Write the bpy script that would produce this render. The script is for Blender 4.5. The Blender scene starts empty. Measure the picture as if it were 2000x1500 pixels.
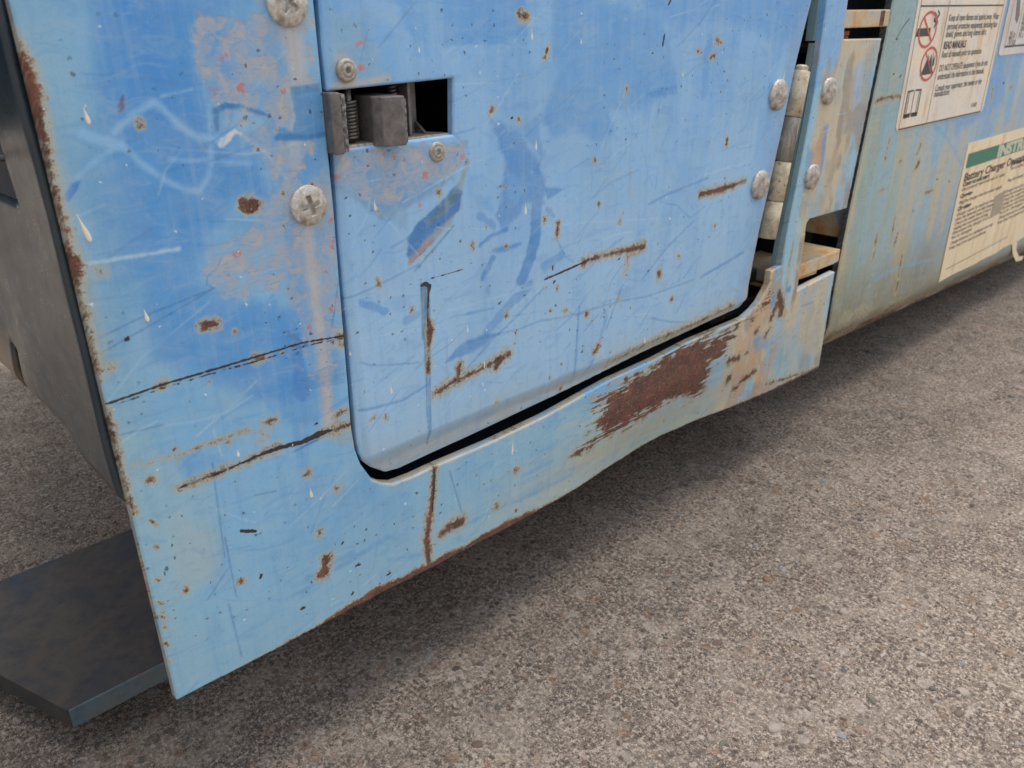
import bpy, bmesh, math, random
import numpy as np
from mathutils import Vector, Matrix

random.seed(7)
RNG = np.random.default_rng(11)
scene = bpy.context.scene
COL = scene.collection

# ------------------------------------------------------------------ camera
# World: X runs along the wall of the machine, Y into it, Z up; wall plane y = 0, concrete z = 0.
FPX = 1597.3                                   # focal length for a 2000 px wide frame
AX = np.array([0.72943604, -0.29031895, 0.61938516])
AD = np.array([0.00926144, 0.90957744, 0.41543123])
AN = np.array([-0.68398632, -0.29729411, 0.66616734])
DIST, CAM_H = 0.2934, 0.345
cam_data = bpy.data.cameras.new('camera')
cam_data.sensor_width = 36.0
cam_data.lens = FPX / 2000 * 36
cam_data.clip_start, cam_data.clip_end = 0.01, 300
cam_data.dof.use_dof = True
cam_data.dof.focus_distance = 0.42
cam_data.dof.aperture_fstop = 20.0
cam = bpy.data.objects.new('camera', cam_data)
COL.objects.link(cam)
cam.matrix_world = Matrix(((AX[0], -AX[1], -AX[2], 0.0), (AN[0], -AN[1], -AN[2], -DIST),
                           (-AD[0], AD[1], AD[2], CAM_H), (0, 0, 0, 1)))
scene.camera = cam

# ------------------------------------------------------------------ sky, sun, exposure
SUN_EL, SUN_AZ = 73.0, 118.0                     # azimuth: degrees from -Y (towards the viewer) round to +X
world = bpy.data.worlds.new('World')
scene.world = world
world.use_nodes = True
wn, wl = world.node_tree.nodes, world.node_tree.links
bg = wn['Background']
sky = wn.new('ShaderNodeTexSky')
sky.sky_type = 'NISHITA'
sky.sun_disc = False
sky.sun_elevation = math.radians(SUN_EL)
sky.sun_rotation = math.radians(180 - SUN_AZ)
sky.air_density, sky.dust_density, sky.ozone_density = 1.0, 4.0, 1.0
hs = wn.new('ShaderNodeHueSaturation')          # an overcast sky has little colour
hs.inputs['Saturation'].default_value = 0.3
wl.new(sky.outputs[0], hs.inputs['Color'])
wl.new(hs.outputs[0], bg.inputs['Color'])
bg.inputs['Strength'].default_value = 0.10
sun_data = bpy.data.lights.new('sun', 'SUN')
sun_data.energy = 1.5
sun_data.angle = math.radians(42)
sun_data.color = (1.0, 0.96, 0.9)
sun = bpy.data.objects.new('sun', sun_data)
COL.objects.link(sun)
to_sun = Vector((math.sin(math.radians(SUN_AZ)) * math.cos(math.radians(SUN_EL)),
                 -math.cos(math.radians(SUN_AZ)) * math.cos(math.radians(SUN_EL)), math.sin(math.radians(SUN_EL))))
sun.rotation_euler = to_sun.to_track_quat('Z', 'Y').to_euler()
sun.location = (0, -1, 2)
scene.view_settings.view_transform = 'Standard'
scene.view_settings.look = 'None'
scene.view_settings.gamma = 1.0
scene.view_settings.use_curve_mapping = False
scene.view_settings.exposure = 1.52
scene.cycles.use_denoising = True
scene.cycles.max_bounces = 6

# ------------------------------------------------------------------ helpers
def S(r, g, b):
    c = np.array([r, g, b]) / 255.0
    return np.where(c <= 0.04045, c / 12.92, ((c + 0.055) / 1.055) ** 2.4)

def P(u, v, y=0.0):
    """a measured photo point -> (x, z) in metres on the vertical plane at depth y"""
    r = np.array([u - 1000.0, v - 750.0, FPX])
    p = r * ((DIST + y) / (r @ AN))
    return (float(p @ AX), float(CAM_H - p @ AD))

def PXM(u, v):
    """metres per photo pixel on the wall near a point"""
    r = np.array([u - 1000.0, v - 750.0, FPX])
    return float((DIST / (r @ AN)))

def G(u, v, z=0.0):
    """a measured photo point -> (x, y) on the horizontal plane at height z"""
    r = np.array([u - 1000.0, v - 750.0, FPX])
    p = r * ((CAM_H - z) / (r @ AD))
    return (float(p @ AX), float(p @ AN - DIST))

def sstep(a, b, x):
    t = np.clip((x - a) / (b - a), 0, 1)
    return t * t * (3 - 2 * t)

_tab = {}
def vnoise(x, y, seed):
    if seed not in _tab:
        _tab[seed] = np.random.default_rng(seed).random((256, 256)).astype(np.float32)
    T = _tab[seed]
    ix, iy = np.floor(x).astype(np.int64), np.floor(y).astype(np.int64)
    fx, fy = x - ix, y - iy
    fx, fy = fx * fx * (3 - 2 * fx), fy * fy * (3 - 2 * fy)
    a, b = T[ix & 255, iy & 255], T[(ix + 1) & 255, iy & 255]
    c, d = T[ix & 255, (iy + 1) & 255], T[(ix + 1) & 255, (iy + 1) & 255]
    return (a * (1 - fx) + b * fx) * (1 - fy) + (c * (1 - fx) + d * fx) * fy

def fbm(x, y, sx, sy, seed, octv=4):
    s, a, n = 0, 0.5, 0
    for k in range(octv):
        s = s + a * vnoise(x / sx * 2 ** k + 17.3 * k, y / sy * 2 ** k + 9.1 * k, seed + k)
        n += a
        a *= 0.5
    return s / n

def in_poly(x, z, poly):
    ins = np.zeros(x.shape, bool)
    n = len(poly)
    for i in range(n):
        (x1, z1), (x2, z2) = poly[i], poly[(i + 1) % n]
        if z1 == z2:
            continue
        c = (z1 > z) != (z2 > z)
        ins ^= c & (x < (x2 - x1) * (z - z1) / (z2 - z1) + x1)
    return ins

def seg_dist(x, z, a, b):
    ax, az = a
    dx, dz = b[0] - ax, b[1] - az
    t = np.clip(((x - ax) * dx + (z - az) * dz) / (dx * dx + dz * dz + 1e-18), 0, 1)
    px, pz = ax + t * dx, az + t * dz
    return np.hypot(x - px, z - pz), t, px, pz

def poly_dist(x, z, poly, closed=True):
    d = np.full(x.shape, 9.0)
    n = len(poly)
    for i in range(n if closed else n - 1):
        d = np.minimum(d, seg_dist(x, z, poly[i], poly[(i + 1) % n])[0])
    return d

class Paint:
    """paint layers, rust and scratches of one painted sheet, evaluated at its vertices (x, z in metres)"""
    def __init__(self, x, z, color):
        self.x, self.z = x, z
        self.col = np.tile(np.asarray(color, float), (len(x), 1))
        self.rust = np.zeros(len(x))
        self.dark = np.zeros(len(x))
        self.bare = np.zeros(len(x))
        self.seed = 100
    def _sel(self, pts, pad):
        q = np.array(pts)
        return np.nonzero((self.x > q[:, 0].min() - pad) & (self.x < q[:, 0].max() + pad) &
                          (self.z > q[:, 1].min() - pad) & (self.z < q[:, 1].max() + pad))[0]
    def mix(self, idx, m, color):
        m = np.clip(m, 0, 1)[:, None]
        self.col[idx] = self.col[idx] * (1 - m) + np.asarray(color) * m
    def all(self, m, color):
        self.mix(slice(None), m, color)
    def patch(self, px, color, op=1.0, feather=4, rough=4, nscale=12, streak=1.0, field=None):
        """area given by photo points; feather, rough and nscale in photo pixels"""
        pts = [P(*q) for q in px]
        c = np.mean(np.array(px), axis=0)
        m1 = PXM(*c)
        self.seed += 5
        i = self._sel(pts, (feather + rough) * m1 * 2)
        if not len(i):
            return
        x, z = self.x[i], self.z[i]
        sd = poly_dist(x, z, pts) * np.where(in_poly(x, z, pts), 1, -1)
        sd = sd + (fbm(x, z, nscale * m1 * streak, nscale * m1, self.seed) - 0.5) * 2 * rough * m1
        m = sstep(-feather * m1, feather * m1, sd)
        if field == 'rust':
            self.rust[i] = np.maximum(self.rust[i], np.clip(0.5 + sd / (2 * feather * m1), 0, 1) * op)
        elif field == 'bare':
            self.bare[i] = np.maximum(self.bare[i], m * op)
        else:
            self.mix(i, m * op, color)
            self.bare[i] *= 1 - 0.9 * m * op
    def stroke(self, px, w, color, op=1.0, feather=2, rough=1, nscale=8, field=None):
        """line along photo points (u, v[, width]); width and feather in photo pixels"""
        pts = [P(q[0], q[1]) for q in px]
        ws = [(q[2] if len(q) > 2 else w) for q in px]
        c = np.mean(np.array([(q[0], q[1]) for q in px]), axis=0)
        m1 = PXM(*c)
        self.seed += 5
        i = self._sel(pts, (max(ws) + feather * 6 + rough * 2) * m1)
        if not len(i):
            return
        x, z = self.x[i], self.z[i]
        sd = np.full(len(i), -9.0)
        for k in range(len(pts) - 1):
            d, t, _, _ = seg_dist(x, z, pts[k], pts[k + 1])
            sd = np.maximum(sd, (ws[k] * (1 - t) + ws[k + 1] * t) * 0.5 * m1 - d)
        if rough:
            sd = sd + (fbm(x, z, nscale * m1, nscale * m1, self.seed) - 0.5) * 2 * rough * m1
        m = np.clip(0.5 + sd / (2 * feather * m1), 0, 1)
        if field == 'rust':
            f2 = feather * 2.7 * m1
            m = np.where(sd > 0, 0.5 + sd / (2 * feather * m1), 0.5 + sd / (2 * f2))
            self.rust[i] = np.maximum(self.rust[i], np.clip(m, 0, 1) * op)
        elif field == 'dark':
            self.dark[i] = np.maximum(self.dark[i], m * op)
        else:
            self.mix(i, m * op, color)
            self.bare[i] *= 1 - 0.8 * m * op
    def rust_at(self, px, w, feather=6, rough=3, op=1.0, nscale=9):
        self.stroke(px, w, None, op, feather, rough, nscale, 'rust')
    def dot(self, u, v, w, color=None, h=None, field=None, feather=2, op=1.0, ang=90):
        """blotch of width w and length h (photo pixels) lying at an angle"""
        h = w if h is None else h
        k = max(0.0, (h - w) / 2)
        dx, dy = k * math.cos(math.radians(ang)), -k * math.sin(math.radians(ang))
        self.stroke([(u - dx, v - dy), (u + dx + 0.01, v + dy)], w, color, op, feather, w * 0.42, max(3.0, w * 0.55), field)

def fine_wear(p, box, n_lines, n_spots, seed):
    """hairline scratches, tiny rust pin-holes with a run of stain below them"""
    r = np.random.default_rng(seed)
    x0, x1, z0, z1 = box
    def line(pts, w, color, op):
        i = p._sel(pts, w * 3)
        if not len(i):
            return
        d = poly_dist(p.x[i], p.z[i], pts, False)
        m = np.clip(1.15 - d / w, 0, 1) * op * (0.35 + 0.65 * sstep(0.35, 0.6, fbm(p.x[i], p.z[i], 0.012, 0.012, seed + 3, 2)))
        p.mix(i, m, color)
    for k in range(n_lines):
        a = np.array([r.uniform(x0, x1), r.uniform(z0, z1)])
        t = r.normal(0.35, 0.35) if r.random() < 0.7 else r.uniform(0, math.pi)
        ln = r.uniform(0.012, 0.07) * (0.5 if r.random() < 0.6 else 1)
        d = np.array([math.cos(t), math.sin(t)]) * ln
        bend = np.array([-d[1], d[0]]) * r.normal(0, 0.05)
        line([tuple(a - d / 2), tuple(a + bend), tuple(a + d / 2)], r.uniform(0.0004, 0.0007), S(84, 138, 200) if r.random() < 0.55 else S(186, 212, 232), r.uniform(0.25, 0.6))
    for k in range(n_spots):
        a = (r.uniform(x0, x1), r.uniform(z0, z1))
        w = min(0.0011, 0.00025 + r.exponential(0.00028))
        i = p._sel([a], w * 6 + 0.002)
        if len(i):
            d = np.hypot(p.x[i] - a[0], (p.z[i] - a[1]) * r.uniform(0.6, 1.2)) + (fbm(p.x[i], p.z[i], w * 1.5, w * 1.5, seed + k) - 0.5) * w
            p.rust[i] = np.maximum(p.rust[i], np.clip(0.5 + (w - d) / (2 * w + 0.0012), 0, 1))
        if r.random() < 0.4:
            q = (a[0] + r.normal(0, 0.0004), a[1] - r.uniform(0.004, 0.016))
            line([a, q], 0.0009, S(176, 162, 128), 0.45)

# ------------------------------------------------------------------ materials
def nt(name):
    m = bpy.data.materials.new(name)
    m.use_nodes = True
    return m, m.node_tree.nodes, m.node_tree.links, m.node_tree.nodes['Principled BSDF']

def mathn(n, l, op, a, b=None, c=None, clamp=False):
    k = n.new('ShaderNodeMath')
    k.operation = op
    k.use_clamp = clamp
    for i, v in enumerate((a, b, c)):
        if v is None:
            continue
        if isinstance(v, (int, float)):
            k.inputs[i].default_value = v
        else:
            l.new(v, k.inputs[i])
    return k.outputs[0]

def mixc(n, l, f, a, b, mode='MIX'):
    k = n.new('ShaderNodeMix')
    k.data_type = 'RGBA'
    k.blend_type = mode
    k.clamp_factor = True
    for s, v in ((k.inputs[0], f), (k.inputs[6], a), (k.inputs[7], b)):
        if isinstance(v, (int, float)):
            s.default_value = v
        elif isinstance(v, (tuple, list, np.ndarray)):
            s.default_value = (*[float(q) for q in v][:3], 1)
        else:
            l.new(v, s)
    return k.outputs[2]

def noisen(n, l, vec, scale, detail=3.0, rough=0.55, dist=0.0, dim='3D'):
    k = n.new('ShaderNodeTexNoise')
    k.noise_dimensions = dim
    k.inputs['Scale'].default_value = scale
    k.inputs['Detail'].default_value = detail
    k.inputs['Roughness'].default_value = rough
    k.inputs['Distortion'].default_value = dist
    if vec is not None:
        l.new(vec, k.inputs['Vector'])
    return k.outputs[0]

def ramp(n, l, f, stops):
    k = n.new('ShaderNodeValToRGB')
    e = k.color_ramp.elements
    while len(e) < len(stops):
        e.new(0.5)
    for q, (p, c) in zip(e, stops):
        q.position = p
        q.color = (*[float(z) for z in c][:3], 1) if not isinstance(c, (int, float)) else (c, c, c, 1)
    l.new(f, k.inputs[0])
    return k.outputs[0]

def maprange(n, l, v, a, b, c=0.0, d=1.0):
    k = n.new('ShaderNodeMapRange')
    k.interpolation_type = 'SMOOTHSTEP'
    k.inputs[1].default_value, k.inputs[2].default_value = a, b
    k.inputs[3].default_value, k.inputs[4].default_value = c, d
    l.new(v, k.inputs[0])
    return k.outputs[0]

def objcoord(n, l, scale=(1, 1, 1)):
    t = n.new('ShaderNodeTexCoord')
    if scale == (1, 1, 1):
        return t.outputs['Object']
    m = n.new('ShaderNodeMapping')
    m.inputs['Scale'].default_value = scale
    l.new(t.outputs['Object'], m.inputs['Vector'])
    return m.outputs[0]

def wallcoord(n, l, sx=1.0, sz=1.0):
    """flat coordinates of an upright sheet: (x, z)"""
    t = n.new('ShaderNodeTexCoord')
    a = n.new('ShaderNodeSeparateXYZ')
    l.new(t.outputs['Object'], a.inputs[0])
    b = n.new('ShaderNodeCombineXYZ')
    l.new(mathn(n, l, 'MULTIPLY', a.outputs[0], sx), b.inputs[0])
    l.new(mathn(n, l, 'ADD', mathn(n, l, 'MULTIPLY', a.outputs[2], sz), mathn(n, l, 'MULTIPLY', a.outputs[1], 0.7 * sz)), b.inputs[1])
    return b.outputs[0]

def speckle(n, l, vec, scale, size, thresh):
    """small round spots: cells whose random value passes a threshold carry a dot of random size"""
    v = n.new('ShaderNodeTexVoronoi')
    v.voronoi_dimensions = '2D'
    v.inputs['Scale'].default_value = scale
    l.new(vec, v.inputs['Vector'])
    sep = n.new('ShaderNodeSeparateColor')
    l.new(v.outputs['Color'], sep.inputs[0])
    r = mathn(n, l, 'MULTIPLY', sep.outputs[1], size)
    inside = maprange(n, l, mathn(n, l, 'SUBTRACT', r, v.outputs['Distance']), -0.15 * size, 0.15 * size)
    on = mathn(n, l, 'GREATER_THAN', sep.outputs[0], thresh)
    return mathn(n, l, 'MULTIPLY', inside, on)

def sheet_material(name, speck=1.0, rough0=0.38):
    m, n, l, b = nt(name)
    vec = wallcoord(n, l)
    ac = n.new('ShaderNodeAttribute'); ac.attribute_name = 'coat'
    am = n.new('ShaderNodeAttribute'); am.attribute_name = 'wear'
    sep = n.new('ShaderNodeSeparateColor')
    l.new(am.outputs['Color'], sep.inputs[0])
    rust, dark, bare = sep.outputs[0], sep.outputs[1], sep.outputs[2]
    N = lambda v, sc, de, ro=0.6, di=0.0: noisen(n, l, v, sc, de, ro, di, '2D')
    n1 = N(vec, 420, 5, 0.65)
    n2 = N(vec, 1500, 2, 0.6)
    n3 = N(vec, 45, 4, 0.6)
    n5 = N(vec, 130, 5, 0.68, 0.5)
    streaks = N(wallcoord(n, l, 240, 16), 1.0, 5, 0.65)
    wipes = N(wallcoord(n, l, 70, 190), 1.0, 4, 0.62, 0.8)
    mul = lambda a, k: mathn(n, l, 'MULTIPLY', a, k)
    # paint: fading, rubbed streaks, wiped haze, grime in the grain
    c = mixc(n, l, mul(maprange(n, l, n3, 0.42, 0.68), 0.14), ac.outputs['Color'], S(168, 192, 210))
    c = mixc(n, l, mul(maprange(n, l, streaks, 0.50, 0.72), 0.15), c, S(176, 204, 220))
    c = mixc(n, l, mul(maprange(n, l, streaks, 0.47, 0.28), 0.14), c, S(72, 130, 194))
    c = mixc(n, l, mul(maprange(n, l, wipes, 0.52, 0.68), 0.14), c, S(178, 202, 214))
    c = mixc(n, l, mul(maprange(n, l, wipes, 0.46, 0.32), 0.16), c, S(76, 132, 192))
    c = mixc(n, l, mul(maprange(n, l, n5, 0.52, 0.70), 0.17), c, S(166, 188, 196))
    c = mixc(n, l, mul(maprange(n, l, n2, 0.52, 0.75), 0.14), c, S(80, 108, 134))
    c = mixc(n, l, mul(maprange(n, l, n1, 0.58, 0.72), 0.12), c, S(96, 120, 138))
    # bare primer patches: grey lavender and beige with scuffs and orange flecks
    bcol = ramp(n, l, n5, [(0.30, S(128, 164, 200)), (0.46, S(152, 172, 194)), (0.58, S(168, 174, 184)), (0.72, S(188, 182, 172))])
    bcol = mixc(n, l, mul(maprange(n, l, n1, 0.52, 0.66), 0.35), bcol, S(186, 186, 184))
    flecks = mathn(n, l, 'MULTIPLY', speckle(n, l, vec, 190, 0.42, 0.84), maprange(n, l, n1, 0.44, 0.52))
    bcol = mixc(n, l, mul(flecks, 0.85), bcol, S(196, 116, 86))
    scuff = N(wallcoord(n, l, 160, 900), 1.0, 4, 0.65, 1.2)
    bcol = mixc(n, l, mul(maprange(n, l, scuff, 0.56, 0.68), 0.45), bcol, S(96, 140, 188))
    bm = maprange(n, l, mathn(n, l, 'ADD', bare, mathn(n, l, 'ADD', mul(mathn(n, l, 'SUBTRACT', n5, 0.5), 1.9), mul(mathn(n, l, 'SUBTRACT', n1, 0.5), 0.7))), 0.25, 0.95)
    bm = mul(mathn(n, l, 'MULTIPLY', bm, maprange(n, l, bare, 0.0, 0.2)), 0.88)
    c = mixc(n, l, bm, c, bcol)
    # rust: yellow-grey halo, thin orange stain, brown body with darker crust
    jit = mathn(n, l, 'ADD', mul(mathn(n, l, 'SUBTRACT', n1, 0.5), 1.15), mathn(n, l, 'ADD', mul(mathn(n, l, 'SUBTRACT', n2, 0.5), 0.95), mul(mathn(n, l, 'SUBTRACT', n5, 0.5), 0.7)))
    rj = mathn(n, l, 'ADD', rust, mathn(n, l, 'MULTIPLY', jit, maprange(n, l, rust, 0.02, 0.25)))
    c = mixc(n, l, mul(maprange(n, l, rj, 0.02, 0.38), 0.70), c, mixc(n, l, n5, S(190, 192, 172), S(178, 160, 122)))
    c = mixc(n, l, mul(maprange(n, l, rj, 0.32, 0.64), 0.6), c, S(146, 122, 92))
    rm = maprange(n, l, rj, 0.44, 0.88)
    n4 = N(vec, 800, 5, 0.75)
    rc = ramp(n, l, n4, [(0.32, S(60, 40, 36)), (0.46, S(92, 58, 48)), (0.58, S(118, 74, 58)), (0.72, S(150, 102, 74))])
    rc = mixc(n, l, mul(maprange(n, l, n3, 0.45, 0.65), 0.45), rc, S(138, 78, 58))
    rc = mixc(n, l, mul(maprange(n, l, scuff, 0.56, 0.66), 0.5), rc, S(160, 118, 88))
    rc = mixc(n, l, mul(maprange(n, l, N(vec, 90, 4, 0.7), 0.55, 0.42), 0.35), rc, S(56, 40, 38))
    c = mixc(n, l, mul(rm, 0.95), c, rc)
    # dark gouges
    dm = maprange(n, l, mathn(n, l, 'ADD', dark, mul(mathn(n, l, 'SUBTRACT', n1, 0.5), 0.6)), 0.42, 0.6)
    dm = mathn(n, l, 'MULTIPLY', dm, maprange(n, l, dark, 0.05, 0.3))
    c = mixc(n, l, mul(maprange(n, l, dark, 0.05, 0.5), 0.3), c, S(120, 118, 110))
    c = mixc(n, l, dm, c, mixc(n, l, n4, S(30, 34, 42), S(78, 66, 60)))
    # fly specks and chips, nudged out of round
    dv = n.new('ShaderNodeVectorMath'); dv.operation = 'ADD'
    sc = n.new('ShaderNodeVectorMath'); sc.operation = 'SCALE'; sc.inputs['Scale'].default_value = 0.0022
    nz = n.new('ShaderNodeTexNoise'); nz.noise_dimensions = '2D'; nz.inputs['Scale'].default_value = 700
    l.new(vec, nz.inputs['Vector']); l.new(nz.outputs['Color'], sc.inputs[0])
    l.new(vec, dv.inputs[0]); l.new(sc.outputs[0], dv.inputs[1])
    sp = mathn(n, l, 'MAXIMUM', speckle(n, l, dv.outputs[0], 170, 0.115, 0.60), speckle(n, l, dv.outputs[0], 48, 0.045, 0.70))
    dens = maprange(n, l, N(vec, 14, 3), 0.40, 0.60)
    sp = mul(mathn(n, l, 'MULTIPLY', sp, dens), 0.72 * speck)
    c = mixc(n, l, sp, c, S(50, 56, 68))
    wv = n.new('ShaderNodeMapping'); wv.inputs['Location'].default_value = (3.1, 1.7, 0.4)
    l.new(dv.outputs[0], wv.inputs['Vector'])
    ws = speckle(n, l, wv.outputs[0], 90, 0.045, 0.80)
    c = mixc(n, l, mul(ws, 0.8 * speck), c, S(222, 232, 238))
    l.new(c, b.inputs['Base Color'])
    r = mathn(n, l, 'ADD', mul(n3, 0.2), rough0 - 0.02)
    r = mathn(n, l, 'ADD', r, mul(mathn(n, l, 'MAXIMUM', rm, bm), 0.3), clamp=True)
    l.new(r, b.inputs['Roughness'])
    b.inputs['Specular IOR Level'].default_value = 0.45
    h = mathn(n, l, 'MULTIPLY', rm, mathn(n, l, 'ADD', mul(n4, 1.6), -0.35))
    h = mathn(n, l, 'SUBTRACT', h, mul(dm, 0.9))
    h = mathn(n, l, 'ADD', h, mul(sp, 0.5))
    h = mathn(n, l, 'ADD', h, mul(n1, 0.12))
    h = mathn(n, l, 'SUBTRACT', h, mul(bm, 0.25))
    bp = n.new('ShaderNodeBump')
    bp.inputs['Distance'].default_value = 0.0006
    bp.inputs['Strength'].default_value = 0.7
    l.new(h, bp.inputs['Height'])
    l.new(bp.outputs[0], b.inputs['Normal'])
    return m

def worn_material(name, stops, scale=180, rough=0.6, metal=0.0, rustamt=0.0, bump=0.3, stretch=(1, 1, 1)):
    """blotchy surface of several colours with optional rust freckles"""
    m, n, l, b = nt(name)
    vec = objcoord(n, l, stretch) if stretch != (1, 1, 1) else objcoord(n, l)
    n1 = noisen(n, l, vec, scale, 5, 0.62, 0.4)
    c = ramp(n, l, n1, stops)
    v2 = objcoord(n, l)
    n2 = noisen(n, l, v2, scale * 6, 4, 0.6)
    c = mixc(n, l, mathn(n, l, 'MULTIPLY', maprange(n, l, n2, 0.5, 0.75), 0.35), c, tuple(np.array(stops[0][1]) * 0.55))
    if rustamt:
        n3 = noisen(n, l, v2, scale * 1.7, 5, 0.7)
        rm = maprange(n, l, n3, 0.72 - rustamt * 0.3, 0.78 - rustamt * 0.3)
        c = mixc(n, l, rm, c, mixc(n, l, n2, S(92, 54, 38), S(176, 108, 58)))
    l.new(c, b.inputs['Base Color'])
    b.inputs['Metallic'].default_value = metal
    l.new(mathn(n, l, 'ADD', mathn(n, l, 'MULTIPLY', n2, 0.25), rough - 0.12), b.inputs['Roughness'])
    bp = n.new('ShaderNodeBump')
    bp.inputs['Distance'].default_value = 0.0006
    bp.inputs['Strength'].default_value = bump
    l.new(mathn(n, l, 'ADD', n1, mathn(n, l, 'MULTIPLY', n2, 0.5)), bp.inputs['Height'])
    l.new(bp.outputs[0], b.inputs['Normal'])
    return m

M = {}
M['sheet'] = sheet_material('worn_blue_paint')
M['side'] = sheet_material('worn_blue_paint_side', 0.6)
M['steel'] = worn_material('galvanised_steel', [(0.3, S(150, 142, 130)), (0.5, S(196, 190, 180)), (0.7, S(226, 222, 216))], 350, 0.40, 0.45, 0.05, 0.45)
M['rivet'] = worn_material('hammered_rivet_steel', [(0.3, S(136, 130, 122)), (0.5, S(184, 176, 166)), (0.7, S(216, 210, 202))], 260, 0.36, 0.45, 0.10, 0.8)
M['pop'] = worn_material('dirty_zinc', [(0.3, S(135, 128, 118)), (0.55, S(178, 172, 160)), (0.75, S(196, 186, 172))], 420, 0.5, 0.4, 0.15, 0.4)
M['pop_hole'] = worn_material('rivet_hole_grime', [(0.3, S(30, 28, 28)), (0.7, S(70, 66, 64))], 500, 0.8)
M['hinge'] = worn_material('stained_hinge_steel', [(0.3, S(150, 138, 116)), (0.5, S(196, 182, 154)), (0.72, S(212, 202, 180))], 120, 0.55, 0.15, 0.42, 0.4)
M['hinge_dark'] = worn_material('grimy_hinge_steel', [(0.3, S(92, 88, 84)), (0.5, S(150, 142, 130)), (0.72, S(196, 186, 168))], 140, 0.55, 0.2, 0.1, 0.4, (1, 1, 0.3))
M['latch'] = worn_material('dull_cast_latch', [(0.3, S(92, 86, 84)), (0.5, S(112, 106, 104)), (0.7, S(132, 126, 124))], 200, 0.55, 0.3, 0.0, 0.25)
M['latch_rough'] = worn_material('pitted_cast_latch', [(0.35, S(64, 60, 62)), (0.5, S(120, 114, 116)), (0.65, S(168, 162, 160))], 700, 0.6, 0.3, 0.0, 0.9)
M['spring'] = worn_material('spring_steel', [(0.3, S(80, 76, 74)), (0.7, S(132, 126, 120))], 300, 0.4, 0.6)
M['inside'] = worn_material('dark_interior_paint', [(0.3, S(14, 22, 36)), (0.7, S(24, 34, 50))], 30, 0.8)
M['flange'] = worn_material('shaded_side_paint', [(0.3, S(36, 50, 60)), (0.5, S(46, 60, 68)), (0.7, S(60, 70, 72))], 22, 0.30, 0.0, 0.07, 0.15)  # blue paint darkened: the shade on the left side is in the colour
M['guard'] = worn_material('dark_guard_paint', [(0.30, S(30, 46, 68)), (0.42, S(46, 46, 48)), (0.56, S(64, 57, 51)), (0.66, S(50, 48, 48)), (0.76, S(44, 62, 84))], 26, 0.75, 0.0, 0.06, 1.0)
M['guard_edge'] = worn_material('faded_guard_edge', [(0.3, S(62, 82, 100)), (0.55, S(84, 94, 98)), (0.75, S(96, 88, 76))], 40, 0.7, 0.0, 0.0, 0.5)
M['lug'] = worn_material('rusty_lug_paint', [(0.28, S(120, 160, 200)), (0.42, S(196, 186, 160)), (0.55, S(204, 168, 120)), (0.68, S(198, 130, 76)), (0.82, S(150, 88, 54))], 55, 0.65, 0.0, 0.12, 0.4)
M['jamb'] = worn_material('green_grey_jamb_paint', [(0.3, S(110, 146, 158)), (0.5, S(140, 166, 166)), (0.7, S(168, 174, 158))], 40, 0.6, 0.0, 0.1, 0.3, (1, 1, 0.25))
M['jambdark'] = worn_material('shade_dark_plate', [(0.3, S(40, 42, 46)), (0.55, S(62, 58, 56)), (0.75, S(88, 74, 62))], 60, 0.6)  # colour carries the shade on the plates inside the opening
M['rust_lip'] = worn_material('rust_brown_lip', [(0.3, S(86, 54, 36)), (0.5, S(128, 84, 52)), (0.7, S(160, 116, 76))], 120, 0.85, 0.0, 0.0, 0.7)
M['cream'] = worn_material('cream_paint_drip', [(0.3, S(228, 214, 190)), (0.7, S(246, 236, 218))], 200, 0.35)
M['rod'] = worn_material('pale_rod', [(0.3, S(150, 148, 142)), (0.7, S(190, 186, 176))], 100, 0.5)
def tan_reflection(mat):
    """tan reflection of the ground painted along the lower edge of the end plate"""
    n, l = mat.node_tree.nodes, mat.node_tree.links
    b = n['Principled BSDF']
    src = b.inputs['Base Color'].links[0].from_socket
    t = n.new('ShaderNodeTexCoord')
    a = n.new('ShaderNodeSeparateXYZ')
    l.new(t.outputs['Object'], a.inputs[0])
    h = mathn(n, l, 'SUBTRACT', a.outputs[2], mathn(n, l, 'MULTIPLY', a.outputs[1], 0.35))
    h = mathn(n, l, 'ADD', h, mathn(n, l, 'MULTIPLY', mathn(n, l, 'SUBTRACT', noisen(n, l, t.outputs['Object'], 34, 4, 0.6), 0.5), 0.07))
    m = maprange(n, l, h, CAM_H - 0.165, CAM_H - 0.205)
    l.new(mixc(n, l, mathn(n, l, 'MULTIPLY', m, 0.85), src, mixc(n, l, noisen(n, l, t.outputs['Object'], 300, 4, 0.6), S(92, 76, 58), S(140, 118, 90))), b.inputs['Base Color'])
tan_reflection(M['flange'])  # the ground's tan reflection is mixed into the colour
def print_mat(name, c):
    return worn_material(name, [(0.3, np.array(c) * 0.9), (0.6, c), (0.8, np.array(c) * 1.15)], 300, 0.55)
M['ink'] = print_mat('black_print', S(70, 66, 62))
M['ink_soft'] = print_mat('faded_print', S(128, 116, 104))
M['red'] = print_mat('red_print', S(206, 92, 88))
M['green'] = print_mat('green_print', S(62, 128, 104))
M['print_grey'] = print_mat('washed_out_print', S(176, 160, 138))
M['pale'] = print_mat('pale_print', S(206, 208, 184))

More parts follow.
